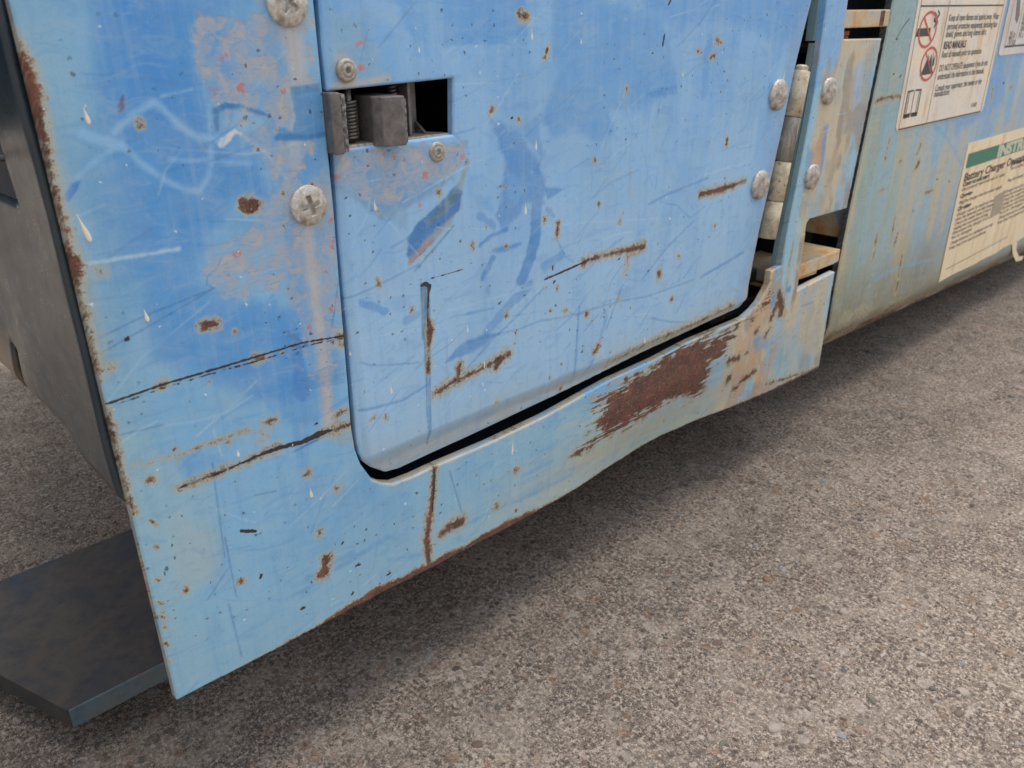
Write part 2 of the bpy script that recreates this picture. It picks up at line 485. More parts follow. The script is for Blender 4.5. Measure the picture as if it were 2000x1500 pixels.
def sticker_mat(name, a, b2, c2):
    m, n, l, b = nt(name)
    vec = objcoord(n, l)
    n1 = noisen(n, l, vec, 22, 5, 0.6, 0.5)
    c = ramp(n, l, n1, [(0.3, a), (0.5, b2), (0.72, c2)])
    n2 = noisen(n, l, objcoord(n, l, (70, 70, 14)), 1.0, 4, 0.6)
    c = mixc(n, l, mathn(n, l, 'MULTIPLY', maprange(n, l, n2, 0.50, 0.70), 0.55), c, S(206, 166, 116))
    n3 = noisen(n, l, vec, 400, 4, 0.6)
    c = mixc(n, l, mathn(n, l, 'MULTIPLY', maprange(n, l, n3, 0.55, 0.72), 0.4), c, S(184, 160, 128))
    sp = speckle(n, l, vec, 60, 0.10, 0.6)
    c = mixc(n, l, mathn(n, l, 'MULTIPLY', sp, 0.7), c, S(120, 100, 84))
    l.new(c, b.inputs['Base Color'])
    b.inputs['Roughness'].default_value = 0.5
    return m
M['sticker'] = sticker_mat('yellowed_white_vinyl', S(222, 216, 208), S(232, 222, 204), S(242, 224, 190))
M['sticker_old'] = sticker_mat('stained_cream_vinyl', S(236, 214, 176), S(240, 220, 184), S(244, 226, 194))
M['sticker_grey'] = sticker_mat('pale_grey_vinyl', S(206, 202, 200), S(218, 214, 210), S(226, 218, 204))

# ------------------------------------------------------------------ object helpers
def link(name, me, mat, parent=None, smooth=False):
    if mat is not None:
        me.materials.clear()
        me.materials.append(mat)
    if smooth is not None:
        me.polygons.foreach_set('use_smooth', np.full(len(me.polygons), bool(smooth)))
    o = bpy.data.objects.new(name, me)
    COL.objects.link(o)
    o.parent = parent
    return o

def from_bm(name, bm, mat, parent=None, smooth=False):
    me = bpy.data.meshes.new(name)
    bm.normal_update()
    bm.to_mesh(me)
    bm.free()
    return link(name, me, mat, parent, smooth)

def box_bm(x0, x1, y0, y1, z0, z1, bev=0.0005, seg=2):
    bm = bmesh.new()
    bmesh.ops.create_cube(bm, size=1.0)
    for v in bm.verts:
        v.co = Vector(((x0 + x1) / 2 + v.co.x * (x1 - x0), (y0 + y1) / 2 + v.co.y * (y1 - y0), (z0 + z1) / 2 + v.co.z * (z1 - z0)))
    if bev:
        bmesh.ops.bevel(bm, geom=list(bm.edges), offset=bev, segments=seg, affect='EDGES', profile=0.5)
    return bm

def prism_bm(pts, axis, a, b, bev=0.0):
    """extrude a 2-D outline along an axis ('x': pts are (y,z); 'y': (x,z); 'z': (x,y))"""
    def co(p, h):
        return {'x': (h, p[0], p[1]), 'y': (p[0], h, p[1]), 'z': (p[0], p[1], h)}[axis]
    bm = bmesh.new()
    v0 = [bm.verts.new(co(p, a)) for p in pts]
    v1 = [bm.verts.new(co(p, b)) for p in pts]
    n = len(pts)
    bm.faces.new(v0)
    bm.faces.new(list(reversed(v1)))
    for i in range(n):
        bm.faces.new((v0[i], v1[i], v1[(i + 1) % n], v0[(i + 1) % n]))
    bmesh.ops.recalc_face_normals(bm, faces=bm.faces)
    if bev:
        bmesh.ops.bevel(bm, geom=list(bm.edges), offset=bev, segments=2, affect='EDGES', profile=0.5)
    return bm

def tube_bm(pts, r, seg=10, cap=True, bm=None):
    bm = bm or bmesh.new()
    rings = []
    pts = [Vector(p) for p in pts]
    up = Vector((0.13, 0.31, 0.94))
    for i, p in enumerate(pts):
        t = (pts[min(i + 1, len(pts) - 1)] - pts[max(i - 1, 0)]).normalized()
        a = t.cross(up)
        if a.length < 1e-3:
            a = t.cross(Vector((1, 0, 0)))
        a.normalize()
        b = t.cross(a)
        rr = r[i] if isinstance(r, (list, tuple)) else r
        rings.append([bm.verts.new(p + (a * math.cos(k / seg * math.tau) + b * math.sin(k / seg * math.tau)) * rr) for k in range(seg)])
    for i in range(len(rings) - 1):
        for k in range(seg):
            bm.faces.new((rings[i][k], rings[i][(k + 1) % seg], rings[i + 1][(k + 1) % seg], rings[i + 1][k]))
    if cap:
        bm.faces.new(list(reversed(rings[0])))
        bm.faces.new(rings[-1])
    bmesh.ops.recalc_face_normals(bm, faces=bm.faces)
    return bm

def sheet(name, polys, xs, zs, y0, thick, mat, parent, paint, ydisp=None, edge_r=0.0008, rim_color=None, rim_back=None):
    """a sheet of metal in the wall plane: outline and cut-outs follow polys, front face finely meshed for its coating"""
    xs, zs = np.asarray(xs), np.asarray(zs)
    nx, nz = len(xs), len(zs)
    cx, cz = np.meshgrid((xs[:-1] + xs[1:]) / 2, (zs[:-1] + zs[1:]) / 2)
    keep = np.zeros(cx.shape, bool)
    for p in polys:
        keep ^= in_poly(cx, cz, p)
    gx, gz = np.meshgrid(xs, zs)
    gx, gz = gx.ravel().copy(), gz.ravel().copy()
    cnt = np.zeros((nz, nx), int)
    for dz in (0, 1):
        for dx in (0, 1):
            cnt[dz:nz - 1 + dz, dx:nx - 1 + dx] += keep
    cnt = cnt.ravel()
    bnd = np.nonzero((cnt > 0) & (cnt < 4))[0]
    bx, bz = gx[bnd], gz[bnd]
    best, qx, qz = np.full(len(bnd), 9.0), bx.copy(), bz.copy()
    for p in polys:
        for i in range(len(p)):
            d, t, ax_, az_ = seg_dist(bx, bz, p[i], p[(i + 1) % len(p)])
            s = d < best
            best[s], qx[s], qz[s] = d[s], ax_[s], az_[s]
    s = best < 0.008
    gx[bnd[s]], gz[bnd[s]] = qx[s], qz[s]
    r, c = np.nonzero(keep)
    f = np.stack([r * nx + c, r * nx + c + 1, (r + 1) * nx + c + 1, (r + 1) * nx + c], 1)
    used = np.unique(f)
    remap = np.full(nx * nz, -1)
    remap[used] = np.arange(len(used))
    f = remap[f]
    x, z = gx[used], gz[used]
    e = np.concatenate([f[:, [0, 1]], f[:, [1, 2]], f[:, [2, 3]], f[:, [3, 0]]])
    key = np.sort(e, 1)
    key = key[:, 0].astype(np.int64) * len(x) + key[:, 1]
    u, inv, num = np.unique(key, return_inverse=True, return_counts=True)
    rim = e[num[inv] == 1]
    dist = np.full(len(x), 9.0)
    if edge_r:
        for p in polys:
            dist = np.minimum(dist, poly_dist(x, z, p))
    y = np.full(len(x), float(y0))
    if edge_r:
        q = np.clip(1 - dist / edge_r, 0, 1)
        y += edge_r * (1 - np.sqrt(np.maximum(0, 1 - q * q)))
    yd = ydisp(x, z) if ydisp else 0
    y = y + yd
    pt = paint(x, z)
    n0 = len(x)
    rv = np.unique(rim)
    rmap = np.full(n0, -1)
    rmap[rv] = np.arange(len(rv))
    ydr = ydisp(x[rv], z[rv]) if ydisp else 0
    back = y0 + thick + ydr
    co = np.concatenate([np.stack([x, y, z], 1), np.stack([x[rv], y[rv], z[rv]], 1),
                         np.stack([x[rv], np.broadcast_to(back, rv.shape), z[rv]], 1)])
    ra, rb = rmap[rim[:, 0]] + n0, rmap[rim[:, 1]] + n0
    k = len(rv)
    rf = np.stack([rb, ra, ra + k, rb + k], 1)
    faces = np.concatenate([f, rf])
    me = bpy.data.meshes.new(name)
    me.vertices.add(len(co))
    me.vertices.foreach_set('co', co.astype(np.float32).ravel())
    me.loops.add(faces.size)
    me.loops.foreach_set('vertex_index', faces.ravel().astype(np.int32))
    me.polygons.add(len(faces))
    me.polygons.foreach_set('loop_start', np.arange(0, faces.size, 4, dtype=np.int32))
    me.polygons.foreach_set('loop_total', np.full(len(faces), 4, np.int32))
    me.update(calc_edges=True)
    me.validate()
    colr = pt.col[rv].copy()
    if rim_color is not None:
        colr = rim_color(x[rv], z[rv], colr)
    coat = np.ones((len(co), 4), np.float32)
    allc = np.concatenate([pt.col, colr, colr])
    blue = sstep(1.15, 2.2, allc[:, 2] / np.maximum(allc[:, 0], 1e-4))[:, None]
    allc = allc * (1 - blue + blue * np.array([0.95, 1.0, 0.98]))    # the paint is a sky blue
    coat[:, :3] = np.clip(allc, 0, 1)
    w = np.zeros((len(co), 4), np.float32)
    w[:n0, 0], w[:n0, 1], w[:n0, 2] = pt.rust, pt.dark, pt.bare
    w[n0:n0 + k, 0] = pt.rust[rv] * 0.8
    w[n0 + k:, 0] = pt.rust[rv] * 0.8
    if rim_back is not None:
        rr = rim_back(x[rv], z[rv])
        w[n0:n0 + k, 0] = np.maximum(w[n0:n0 + k, 0], rr)
        w[n0 + k:, 0] = np.maximum(w[n0 + k:, 0], rr)
    a = me.attributes.new('coat', 'FLOAT_COLOR', 'POINT')
    a.data.foreach_set('color', coat.ravel())
    a = me.attributes.new('wear', 'FLOAT_COLOR', 'POINT')
    a.data.foreach_set('color', w.ravel())
    return link(name, me, mat, parent, True)

# ------------------------------------------------------------------ the lift: one machine, everything on it is a part
lift = bpy.data.objects.new('electric_lift', None)
COL.objects.link(lift)
lift['label'] = 'weathered blue electric lift chassis with hinged door, rust scratches and warning stickers on concrete'
lift['category'] = 'lift'

TOP = CAM_H + 0.16
LX = 0.0735                                     # left end of the front panel
# ---- front panel outline (a single plate: left field, strip below the door, right column with two notches)
zb = lambda x: CAM_H - 0.2698 - (x - LX) * 0.0215
right_lo = [P(1600, 720), P(1632, 531), P(1558, 568)]
notch_a = [P(1572, 478), P(1577, 436), P(1582, 428), P(1655, 407)]
right_up = [P(1722, 75), P(1648, 77), P(1657, 2)]
xr_top = right_up[2][0]
outer = [(LX, TOP), (LX, zb(LX))] + [(x, zb(x)) for x in (0.2, 0.35, 0.5)] + right_lo + notch_a + right_up + \
        [(xr_top, CAM_H + 0.05), (right_up[0][0], CAM_H + 0.05), (right_up[0][0], TOP)]
xl = P(613, 0)[0]
open_px = [(652, 400), (668, 600), (688, 840), (695, 880), (706, 908), (727, 936), (747, 944), (769, 945), (806, 931), (846, 912), (954, 866), (1063, 814),
           (1147, 767), (1192, 742), (1280, 702), (1350, 666), (1427, 634), (1455, 622), (1473, 606), (1486, 590), (1498, 568), (1504, 556), (1507, 530)]
opening = [(xl, TOP - 0.03)] + [P(*q) for q in open_px] + [P(1528, 519), P(1541, 440), P(1590, 180), P(1605, 82)] + [(P(1614, 0)[0], TOP - 0.03)]

dent_c = P(1310, 830)
def panel_disp(x, z):
    d = np.exp(-((x - dent_c[0]) / 0.085) ** 2) * sstep(CAM_H - 0.228, CAM_H - 0.285, z) * 0.0120 * (1 + 0.25 * (fbm(x, z, 0.03, 0.05, 903, 2) - 0.5))
    wav = (fbm(x, z, 0.09, 0.09, 900, 2) - 0.5) * 0.0016
    # column stiffener: the strip beside the door stands proud and rolls away on both sides
    return d + wav

def panel_paint(x, z):
    p = Paint(x, z, S(120, 174, 220))
    zz = z - CAM_H
    big = fbm(x, z, 0.045, 0.06, 1)
    p.all(sstep(0.45, 0.60, big) * 0.65, S(142, 192, 228))
    p.all(sstep(0.5, 0.32, fbm(x, z, 0.02, 0.07, 2)) * 0.55, S(82, 150, 216))
    # saturated field, left middle
    p.patch([(190, -60), (372, -60), (366, 60), (395, 190), (430, 280), (500, 330), (520, 380), (470, 380), (410, 440), (385, 520), (400, 570), (545, 590), (590, 640),
             (600, 760), (560, 800), (440, 760), (300, 700), (270, 560), (200, 430), (150, 340), (160, 250), (180, 120)], S(76, 148, 218), 0.72, 26, 22, 60)
    p.patch([(205, -60), (330, -60), (310, 160), (240, 150)], S(66, 142, 218), 0.4, 30, 10, 40)
    # chalky veil from the left edge
    p.all(sstep(0.030, 0.0, x - LX - 0.012 * (fbm(x, z, 0.02, 0.04, 3) - 0.5)) * 0.75, S(142, 182, 204))
    # lower part: lighter, then grey green
    low = sstep(-0.165, -0.235, zz + 0.05 * (fbm(x, z, 0.04, 0.03, 4) - 0.5))
    p.all(low * 0.6, S(148, 192, 218))
    p.all(sstep(-0.215, -0.272, zz + 0.03 * (fbm(x, z, 0.06, 0.015, 5) - 0.5)) * 0.65, S(152, 188, 208))
    p.patch([(200, 770), (330, 900), (420, 960), (440, 1090), (360, 1180), (330, 1300), (250, 1000)], S(156, 192, 208), 0.65, 22, 20, 30)
    p.patch([(330, 1000), (420, 1030), (430, 1130), (350, 1160)], S(172, 186, 182), 0.5, 20, 20, 24)
    # strip under the door turns grey green towards the right
    t = sstep(0.20, 0.36, x) * sstep(-0.17, -0.20, zz)
    p.all(t * 0.8, S(160, 191, 202))
    p.all(t * sstep(0.45, 0.65, fbm(x, z, 0.03, 0.006, 6)) * 0.7, S(176, 192, 188))
    p.all(t * sstep(0.5, 0.7, fbm(x, z, 0.05, 0.008, 7)) * 0.6, S(112, 166, 214))
    p.all(t * sstep(-0.228, -0.270, zz) * 0.75, S(184, 190, 166))
    # right column: beige, rust orange and blue washed down in streaks
    rc = sstep(0.475, 0.50, x)
    p.all(rc * 0.9, S(180, 186, 168))
    xw = x + 0.010 * (fbm(x, z, 0.03, 0.05, 81, 3) - 0.5)
    st = fbm(xw, z, 0.014, 0.060, 8, 5)
    p.all(rc * sstep(0.42, 0.56, st) * 0.88, S(208, 190, 152))
    p.all(rc * sstep(0.46, 0.36, st) * 0.85, S(150, 192, 216))
    st2 = fbm(xw, z, 0.011, 0.035, 9, 5)
    p.all(rc * sstep(0.52, 0.64, st2) * 0.8, S(200, 158, 116))
    p.all(rc * sstep(0.58, 0.72, fbm(xw, z, 0.016, 0.03, 12, 5)) * 0.7, S(148, 132, 112))
    p.all(rc * sstep(0.55, 0.72, fbm(x, z, 0.02, 0.03, 10)) * 0.5, S(160, 160, 150))
    # clean blue strip at the column's left side, upper part
    p.patch([(1612, -60), (1662, -60), (1650, 40), (1638, 110), (1622, 150), (1608, 130), (1598, 190), (1590, 180), (1604, 90)], S(128, 178, 228), 0.95, 3, 2, 8)
    p.patch([(1616, 108), (1622, 112), (1622, 145), (1612, 150)], S(150, 160, 160), 0.8, 2, 2, 8)
    p.patch([(1592, 170), (1604, 170), (1580, 300), (1560, 420), (1540, 520), (1530, 600), (1524, 600), (1538, 440)], S(152, 200, 226), 0.85, 3, 3, 8)
    p.patch([(1556, 420), (1568, 430), (1552, 560), (1540, 610), (1532, 600), (1548, 500)], S(168, 206, 216), 0.7, 3, 3, 8)
    p.patch([(1576, 285), (1588, 300), (1574, 370), (1566, 380)], S(104, 162, 214), 0.6, 3, 4, 8)
    p.patch([(1606, 250), (1618, 240), (1606, 330), (1598, 360)], S(84, 146, 206), 0.6, 3, 4, 8)
    p.patch([(1668, 130), (1690, 110), (1680, 200), (1664, 220)], S(164, 190, 210), 0.7, 4, 4, 8)
    p.patch([(1508, 578), (1518, 575), (1514, 600), (1506, 602)], S(74, 138, 200), 0.85, 2, 2, 6)
    p.patch([(1538, 562), (1547, 556), (1544, 570), (1536, 572)], S(84, 146, 210), 0.85, 2, 2, 6)
    p.patch([(1560, 590), (1625, 545), (1600, 700), (1560, 690)], S(196, 190, 166), 0.65, 8, 8, 14)
    p.patch([(1565, 572), (1600, 556), (1585, 600), (1562, 610)], S(176, 178, 178), 0.6, 6, 6, 10)
    p.stroke([(1566, 598), (1590, 590)], 4, S(116, 150, 176), 0.8)
    p.patch([(1490, 660), (1545, 640), (1590, 700), (1575, 735), (1500, 720)], S(140, 180, 200), 0.5, 16, 14, 20)
    p.patch([(1470, 660), (1500, 650), (1500, 680), (1478, 690)], S(104, 154, 196), 0.6, 8, 8, 12)
    for a, b in (((1536, 610), (1500, 740)), ((1520, 660), (1492, 760)), ((1590, 440), (1566, 560))):
        p.stroke([a, b], 10, S(206, 162, 116), 0.65, 5, 4, 10)
    # primer showing round the screws and down from them
    worn = [[(372, 40), (430, 30), (600, 30), (622, 150), (610, 300), (580, 340), (520, 320), (470, 262), (432, 215), (398, 190), (378, 120)],
            [(400, 480), (470, 458), (520, 400), (560, 350), (655, 380), (662, 520), (672, 650), (650, 742), (604, 742), (588, 660), (576, 612), (545, 572), (470, 588), (430, 585), (398, 540)],
            [(622, 750), (648, 750), (658, 838), (640, 842), (630, 800)], [(520, 250), (560, 300), (590, 360), (560, 400), (520, 330)]]
    for w in worn:
        p.patch(w, None, 0.78, 9, 12, 22, field='bare')
    p.patch([(545, 55), (590, 60), (605, 160), (585, 330), (560, 330), (566, 160)], S(196, 190, 180), 0.6, 10, 6, 18)
    p.stroke([(600, 445), (612, 560), (630, 680), (642, 830)], 26, S(204, 190, 172), 0.75, 8, 5, 16)
    p.stroke([(566, 50), (580, 150)], 20, S(204, 194, 178), 0.7, 10, 4, 16)
    for q in ((601, 400), (558, 5)):
        p.dot(q[0], q[1] + 4, 96, S(190, 180, 160), None, None, 12, 0.7)
    # over-painted dabs
    p.patch([(566, 170), (624, 161), (632, 268), (600, 276), (540, 270), (545, 245), (572, 258), (577, 230)], S(84, 148, 204), 0.85, 3, 3, 8)
    p.patch([(566, 170), (624, 161), (626, 178), (570, 185)], S(86, 132, 172), 0.6, 3, 3, 8)
    p.stroke([(540, 268), (600, 268), (632, 262)], 12, S(58, 124, 190), 0.8, 3, 3, 8)
    p.stroke([(424, 252, 8), (420, 215, 12), (440, 205, 12), (470, 206, 9), (500, 218, 10), (522, 225, 4)], 10, S(58, 122, 180), 0.85, 3, 3, 8)
    p.patch([(432, 235), (470, 215), (520, 235), (500, 255), (450, 262)], S(150, 190, 220), 0.7, 6, 4, 12)
    p.stroke([(432, 280, 14), (445, 268, 14), (458, 256, 7), (470, 262, 4)], 12, S(222, 226, 226), 0.95, 2, 3, 6)
    p.stroke([(470, 262), (520, 300), (560, 350)], 8, S(190, 192, 190), 0.6, 4, 3, 8)
    p.patch([(122, 388), (138, 358), (158, 352), (150, 372), (132, 396)], S(70, 136, 208), 0.9, 2, 1, 6)
    # pale wiped scribbles
    pale = S(146, 194, 234)
    for pts, w in (([(222, 258), (262, 222), (300, 200), (318, 212), (350, 245), (385, 268), (425, 272)], 13),
                   ([(150, 345, 4), (190, 310, 7), (222, 288), (238, 282), (270, 315), (320, 350), (362, 372), (390, 372), (404, 350), (412, 325), (410, 270, 5), (407, 205, 3)], 11),
                   ([(332, 312), (400, 314), (490, 320)], 6), ([(160, 262), (190, 272), (235, 285)], 20)):
        p.stroke(pts, w, pale, 0.75, 5, 3, 14)
    p.stroke([(165, 516), (250, 502), (350, 486)], 6, S(196, 218, 232), 0.8, 3, 2, 10)
    p.stroke([(322, 832), (380, 824), (440, 808), (492, 774)], 3, S(168, 206, 236), 0.7, 2, 1)
    p.stroke([(232, 208, 4), (240, 188, 5), (238, 212, 7), (233, 218, 4)], 5, S(112, 62, 80), 0.85, 2, 2, 6)
    # darker blue smears and lines
    p.patch([(560, 655), (580, 640), (600, 735), (606, 770), (592, 788), (572, 772), (572, 710)], S(74, 138, 208), 0.75, 3, 2, 10)
    p.stroke([(562, 648), (600, 676)], 5, S(70, 120, 160), 0.8)
    for k in range(7):
        p.stroke([(572 + k * 6, 884 - k * 3), (612 + k * 5, 862 - k * 2.2)], 3, S(62, 128, 206), 0.7, 1.5, 1)
    for k in range(9):
        o = k * 5.5
        p.stroke([(600, 735 + o * 0.6), (672, 702 + o)], 2.2, S(92, 140, 190), 0.7, 1.3, 1)
    ink = S(62, 116, 176)
    for pts in ([(190, 662), (270, 622), (420, 562)], [(200, 688), (245, 662), (300, 632), (415, 565)], [(418, 562), (404, 556), (405, 540), (425, 522), (432, 505)],
                [(416, 905), (428, 1000), (440, 1090)], [(440, 1050), (462, 1165)], [(446, 1110), (406, 1172)], [(447, 1180), (472, 1282)], [(664, 520), (655, 600), (648, 640)],
                [(878, 920), (902, 1000)], [(500, 968), (540, 960)], [(228, 852), (320, 830)]):
        p.stroke(pts, 2.5, ink, 0.75, 1.5, 0.8)
    for a, b, w in (((690, 1080), (600, 1130), 9), ((640, 1130), (560, 1170), 8), ((760, 1050), (660, 1110), 10), ((840, 1080), (760, 1095), 8), ((1080, 900), (1020, 930), 7), ((990, 985), (880, 1040), 8),
                    ((1120, 930), (1000, 985), 6), ((1240, 760), (1215, 800), 10), ((1330, 850), (1250, 880), 6)):
        p.stroke([a, b], w, S(100, 158, 210), 0.5, 4, 4, 12)
    p.patch([(1120, 765), (1180, 740), (1290, 690), (1350, 664), (1352, 672), (1290, 702), (1200, 748), (1140, 785)], S(120, 182, 232), 0.85, 3, 2, 8)
    p.patch([(1058, 812), (1090, 800), (1095, 830), (1060, 845)], S(118, 174, 222), 0.5, 8, 6, 12)
    p.patch([(1185, 752), (1196, 748), (1192, 768), (1180, 775)], S(110, 170, 226), 0.8, 3, 2, 8)
    # cream, chipped edge along the opening
    p.stroke([(727, 938), (769, 948), (846, 914), (954, 868), (1063, 816), (1140, 772)], 7, S(206, 196, 172), 0.75, 3, 4, 14)
    # rust: left edge
    p.rust_at([(18, 50, 2), (38, 105, 16), (54, 150, 34), (68, 200, 26), (82, 265, 16), (93, 310, 6), (109, 390, 8), (121, 430, 5)], 10, 7, 6)
    p.rust_at([(124, 430, 5), (138, 495, 10), (144, 515, 30), (150, 545, 10), (158, 590, 5), (168, 640, 6), (179, 690, 12), (187, 722, 16), (194, 745, 4)], 10, 7, 5)
    p.rust_at([(206, 800, 5), (222, 850, 8), (232, 890, 5), (250, 960, 5), (262, 1005, 7)], 5, 5, 3)
    p.stroke([(30, 80), (110, 350), (200, 720)], 34, S(172, 182, 176), 0.6, 14, 10, 30)
    for k in range(10):
        u, v = 330 - k * 3.5, 1290 - k * 28 * (1 + 0.2 * math.sin(k))
        p.rust_at([(u - 4, v), (u + 3, v + 3)], 4, 3, 2, 0.9)
    # rust bottom edge
    be = z - zb(x)
    xa, xb, xc = P(600, 1230)[0], P(740, 1150)[0], P(985, 1010)[0]
    wdt = 0.0010 + 0.0042 * sstep(xa, xb, x) * sstep(xc + 0.06, xc, x)
    sdv = wdt * (0.3 + 1.4 * fbm(x, z, 0.018, 0.018, 61, 4)) - be
    p.rust = np.maximum(p.rust, np.clip(0.5 + sdv / 0.0032, 0, 1) * sstep(xa - 0.06, xa, x))
    p.rust_at([(1500, 752, 5), (1600, 718, 3)], 4, 4, 3)
    # seam
    p.rust_at([(848, 915, 9), (846, 960, 11), (840, 1010, 13), (834, 1050, 16), (838, 1100, 14)], 10, 5, 2)
    p.stroke([(849, 918), (845, 1000)], 3, None, 1, 1.5, 0.6, 8, 'dark')
    p.rust_at([(862, 1045, 10), (880, 1028, 18), (898, 1020, 26)], 14, 6, 5)
    # spots
    for u, v, w, h, a in ((488, 402, 26, 40, 170), (410, 634, 16, 40, 8), (636, 1105, 22, 52, 76), (625, 1042, 9, 11, 90), (660, 955, 8, 8, 0), (600, 926, 8, 14, 40), (298, 937, 9, 14, 20),
                          (530, 822, 6, 24, 12), (1008, 920, 9, 12, 40), (470, 1136, 6, 10, 30), (970, 990, 7, 10, 60), (666, 806, 7, 22, 20), (1435, 702, 14, 34, 20),
                          (1430, 742, 18, 22, 90), (1465, 737, 12, 46, 40), (1444, 760, 10, 16, 30), (1525, 590, 18, 58, 95), (1512, 610, 12, 50, 70), (1500, 650, 8, 30, 60), (1460, 690, 8, 12, 30), (1478, 648, 10, 14, 20)):
        p.dot(u, v, w, None, h, 'rust', 5, 1.0, a)
    p.dot(195, 528, 10, None, 12, 'rust', 8, 0.62, 40)
    p.dot(216, 718, 10, None, 14, 'rust', 8, 0.66, 60)
    p.dot(513, 852, 12, None, 16, 'rust', 9, 0.55, 60)
    p.dot(490, 402, 10, S(110, 70, 44), None, None, 4, 0.8)
    # large scraped rust patch beside the dent
    x_, z_ = p.x, p.z
    big_px = [(1143, 795), (1189, 767), (1224, 738), (1262, 722), (1290, 700), (1332, 670), (1420, 645), (1470, 622), (1490, 598), (1502, 560), (1512, 556), (1506, 590), (1486, 622), (1455, 638),
              (1428, 679), (1413, 704), (1390, 714), (1388, 746), (1378, 777), (1350, 784), (1315, 791), (1273, 812), (1245, 826), (1196, 858), (1157, 875), (1119, 893),
              (1143, 865), (1168, 846), (1147, 840), (1178, 806)]
    bp_ = [P(*q) for q in big_px]
    i = p._sel(bp_, 0.02)
    xx, zq = x_[i], z_[i]
    sd = poly_dist(xx, zq, bp_) * np.where(in_poly(xx, zq, bp_), 1, -1)
    sd = sd + (fbm(xx, zq, 0.024, 0.0022, 301, 3) - 0.5) * 0.011 + (fbm(xx, zq, 0.005, 0.004, 305) - 0.5) * 0.011
    sd = sd - sstep(0.50, 0.66, fbm(xx, zq, 0.014, 0.0012, 311, 3)) * 0.009 * sstep(0.020, 0.002, sd + 0.006 * fbm(xx, zq, 0.03, 0.03, 316, 2))
    p.rust[i] = np.maximum(p.rust[i], np.clip(0.5 + sd / 0.0095, 0, 1))
    # long scratches
    p.stroke([(208, 790), (260, 772), (310, 754), (400, 727), (510, 694), (590, 670), (672, 656)], 4.2, None, 1, 1.6, 1.6, 7, 'dark')
    p.stroke([(230, 790), (320, 758), (410, 731), (520, 700), (600, 675), (660, 662)], 2.6, None, 0.85, 1.4, 2.2, 6, 'dark')
    for u, v, w, h in ((316, 752, 7, 20), (508, 699, 9, 26), (668, 658, 14, 18), (676, 672, 6, 12)):
        p.dot(u, v, w, None, h, 'rust', 6, 0.95, 18)
    p.stroke([(262, 915), (350, 888), (420, 864), (482, 842)], 4, None, 0.62, 5, 2, 10, 'rust')
    p.stroke([(350, 955, 3), (405, 932, 8), (440, 920, 9), (470, 908, 5), (520, 884, 9), (545, 875, 11)], 8, None, 1, 6, 3, 10, 'rust')
    p.stroke([(350, 955, 2), (430, 925, 3), (500, 893, 4), (545, 876, 9), (590, 864, 11), (625, 848, 13), (650, 840, 5)], 8, None, 1, 2, 3, 8, 'dark')
    p.stroke([(630, 847, 8), (660, 836, 9), (692, 826, 9)], 8, None, 1, 6, 3, 8, 'rust')
    p.patch([(640, 845), (690, 832), (692, 870), (650, 862)], S(178, 176, 150), 0.5, 10, 6, 12)
    for u, v, w, h, a in ((248, 661, 9, 12, 40), (486, 1038, 6, 34, 0), (510, 1126, 6, 12, 60), (592, 1188, 6, 12, 30), (618, 828, 5, 8, 30), (700, 1105, 4, 12, 20), (690, 1160, 5, 9, 60), (670, 1062, 4, 8, 60), (760, 1122, 4, 12, 30)):
        p.dot(u, v, w, None, h, 'dark', 1.6, 1.0, a)
    fine_wear(p, (LX, 0.64, CAM_H - 0.28, CAM_H + 0.005), 230, 45, 71)
    # stains round the patches on the strip
    p.patch([(1119, 900), (1240, 840), (1380, 790), (1380, 800), (1240, 870), (1130, 930)], S(190, 190, 166), 0.6, 8, 5, 16)
    return p

def panel_rim(x, z, c):
    zz = z - CAM_H
    nn = fbm(x, z, 0.02, 0.02, 55)
    m = (sstep(-0.19, -0.20, zz) * sstep(-0.25, -0.24, zz))[:, None]
    t = sstep(0.4, 0.6, nn)[:, None]
    cream = S(206, 194, 170) * t + S(176, 196, 204) * (1 - t)
    c = c * (1 - m) + cream * m
    left = (np.abs(x - LX) < 0.002)[:, None]
    return np.where(left, S(138, 140, 136), c)

xs = np.concatenate([np.arange(LX - 0.0008, 0.30, 0.0005), np.arange(0.30, 0.665, 0.00075)])
zs = np.concatenate([np.arange(CAM_H - 0.292, CAM_H + 0.008, 0.0005), np.arange(CAM_H + 0.008, TOP + 0.006, 0.004)])
panel = sheet('front_panel', [outer, opening], xs, zs, 0.0, 0.005, M['sheet'], lift, panel_paint, panel_disp, 0.0007, panel_rim,
              lambda x, z: 0.5 * sstep(0.45, 0.7, fbm(x, z, 0.03, 0.03, 77, 4)) * (z < CAM_H - 0.19))
panel['label'] = 'blue front panel with rusty edge and brown scraped patch'

# ------------------------------------------------------------------ door
dl = [P(*q) for q in ((622, 2), (628, 90), (638, 178))]
slot = [P(880, 152), P(880, 262)]
dlow = [P(*q) for q in ((653, 293), (664, 470), (681, 650), (697, 860), (702, 886), (712, 904), (728, 915))] + [P(q[0], q[1], 0.0038) for q in ((748, 919), (775, 912), (900, 856), (1100, 761), (1250, 686), (1380, 626), (1425, 605), (1436, 599))] + [P(q[0], q[1], q[2]) for q in ((1446, 588, 0.002), (1458, 572, 0.005), (1466, 545, 0.0065))]
dright = [P(1472, 510, 0.0065), P(1485, 440, 0.0065), P(1553, 130, 0.0065), P(1585, 0, 0.0065)]
dx_r = dright[3][0]
door_poly = [(dl[0][0], TOP - 0.035)] + dl + slot + dlow + dright + [(dx_r, TOP - 0.035)]

def right_edge(z):
    zq = np.array([q[1] for q in (dlow[-1], dright[0], dright[1], dright[2], dright[3])])
    xq = np.array([q[0] for q in (dlow[-1], dright[0], dright[1], dright[2], dright[3])])
    return np.interp(z, zq, xq)

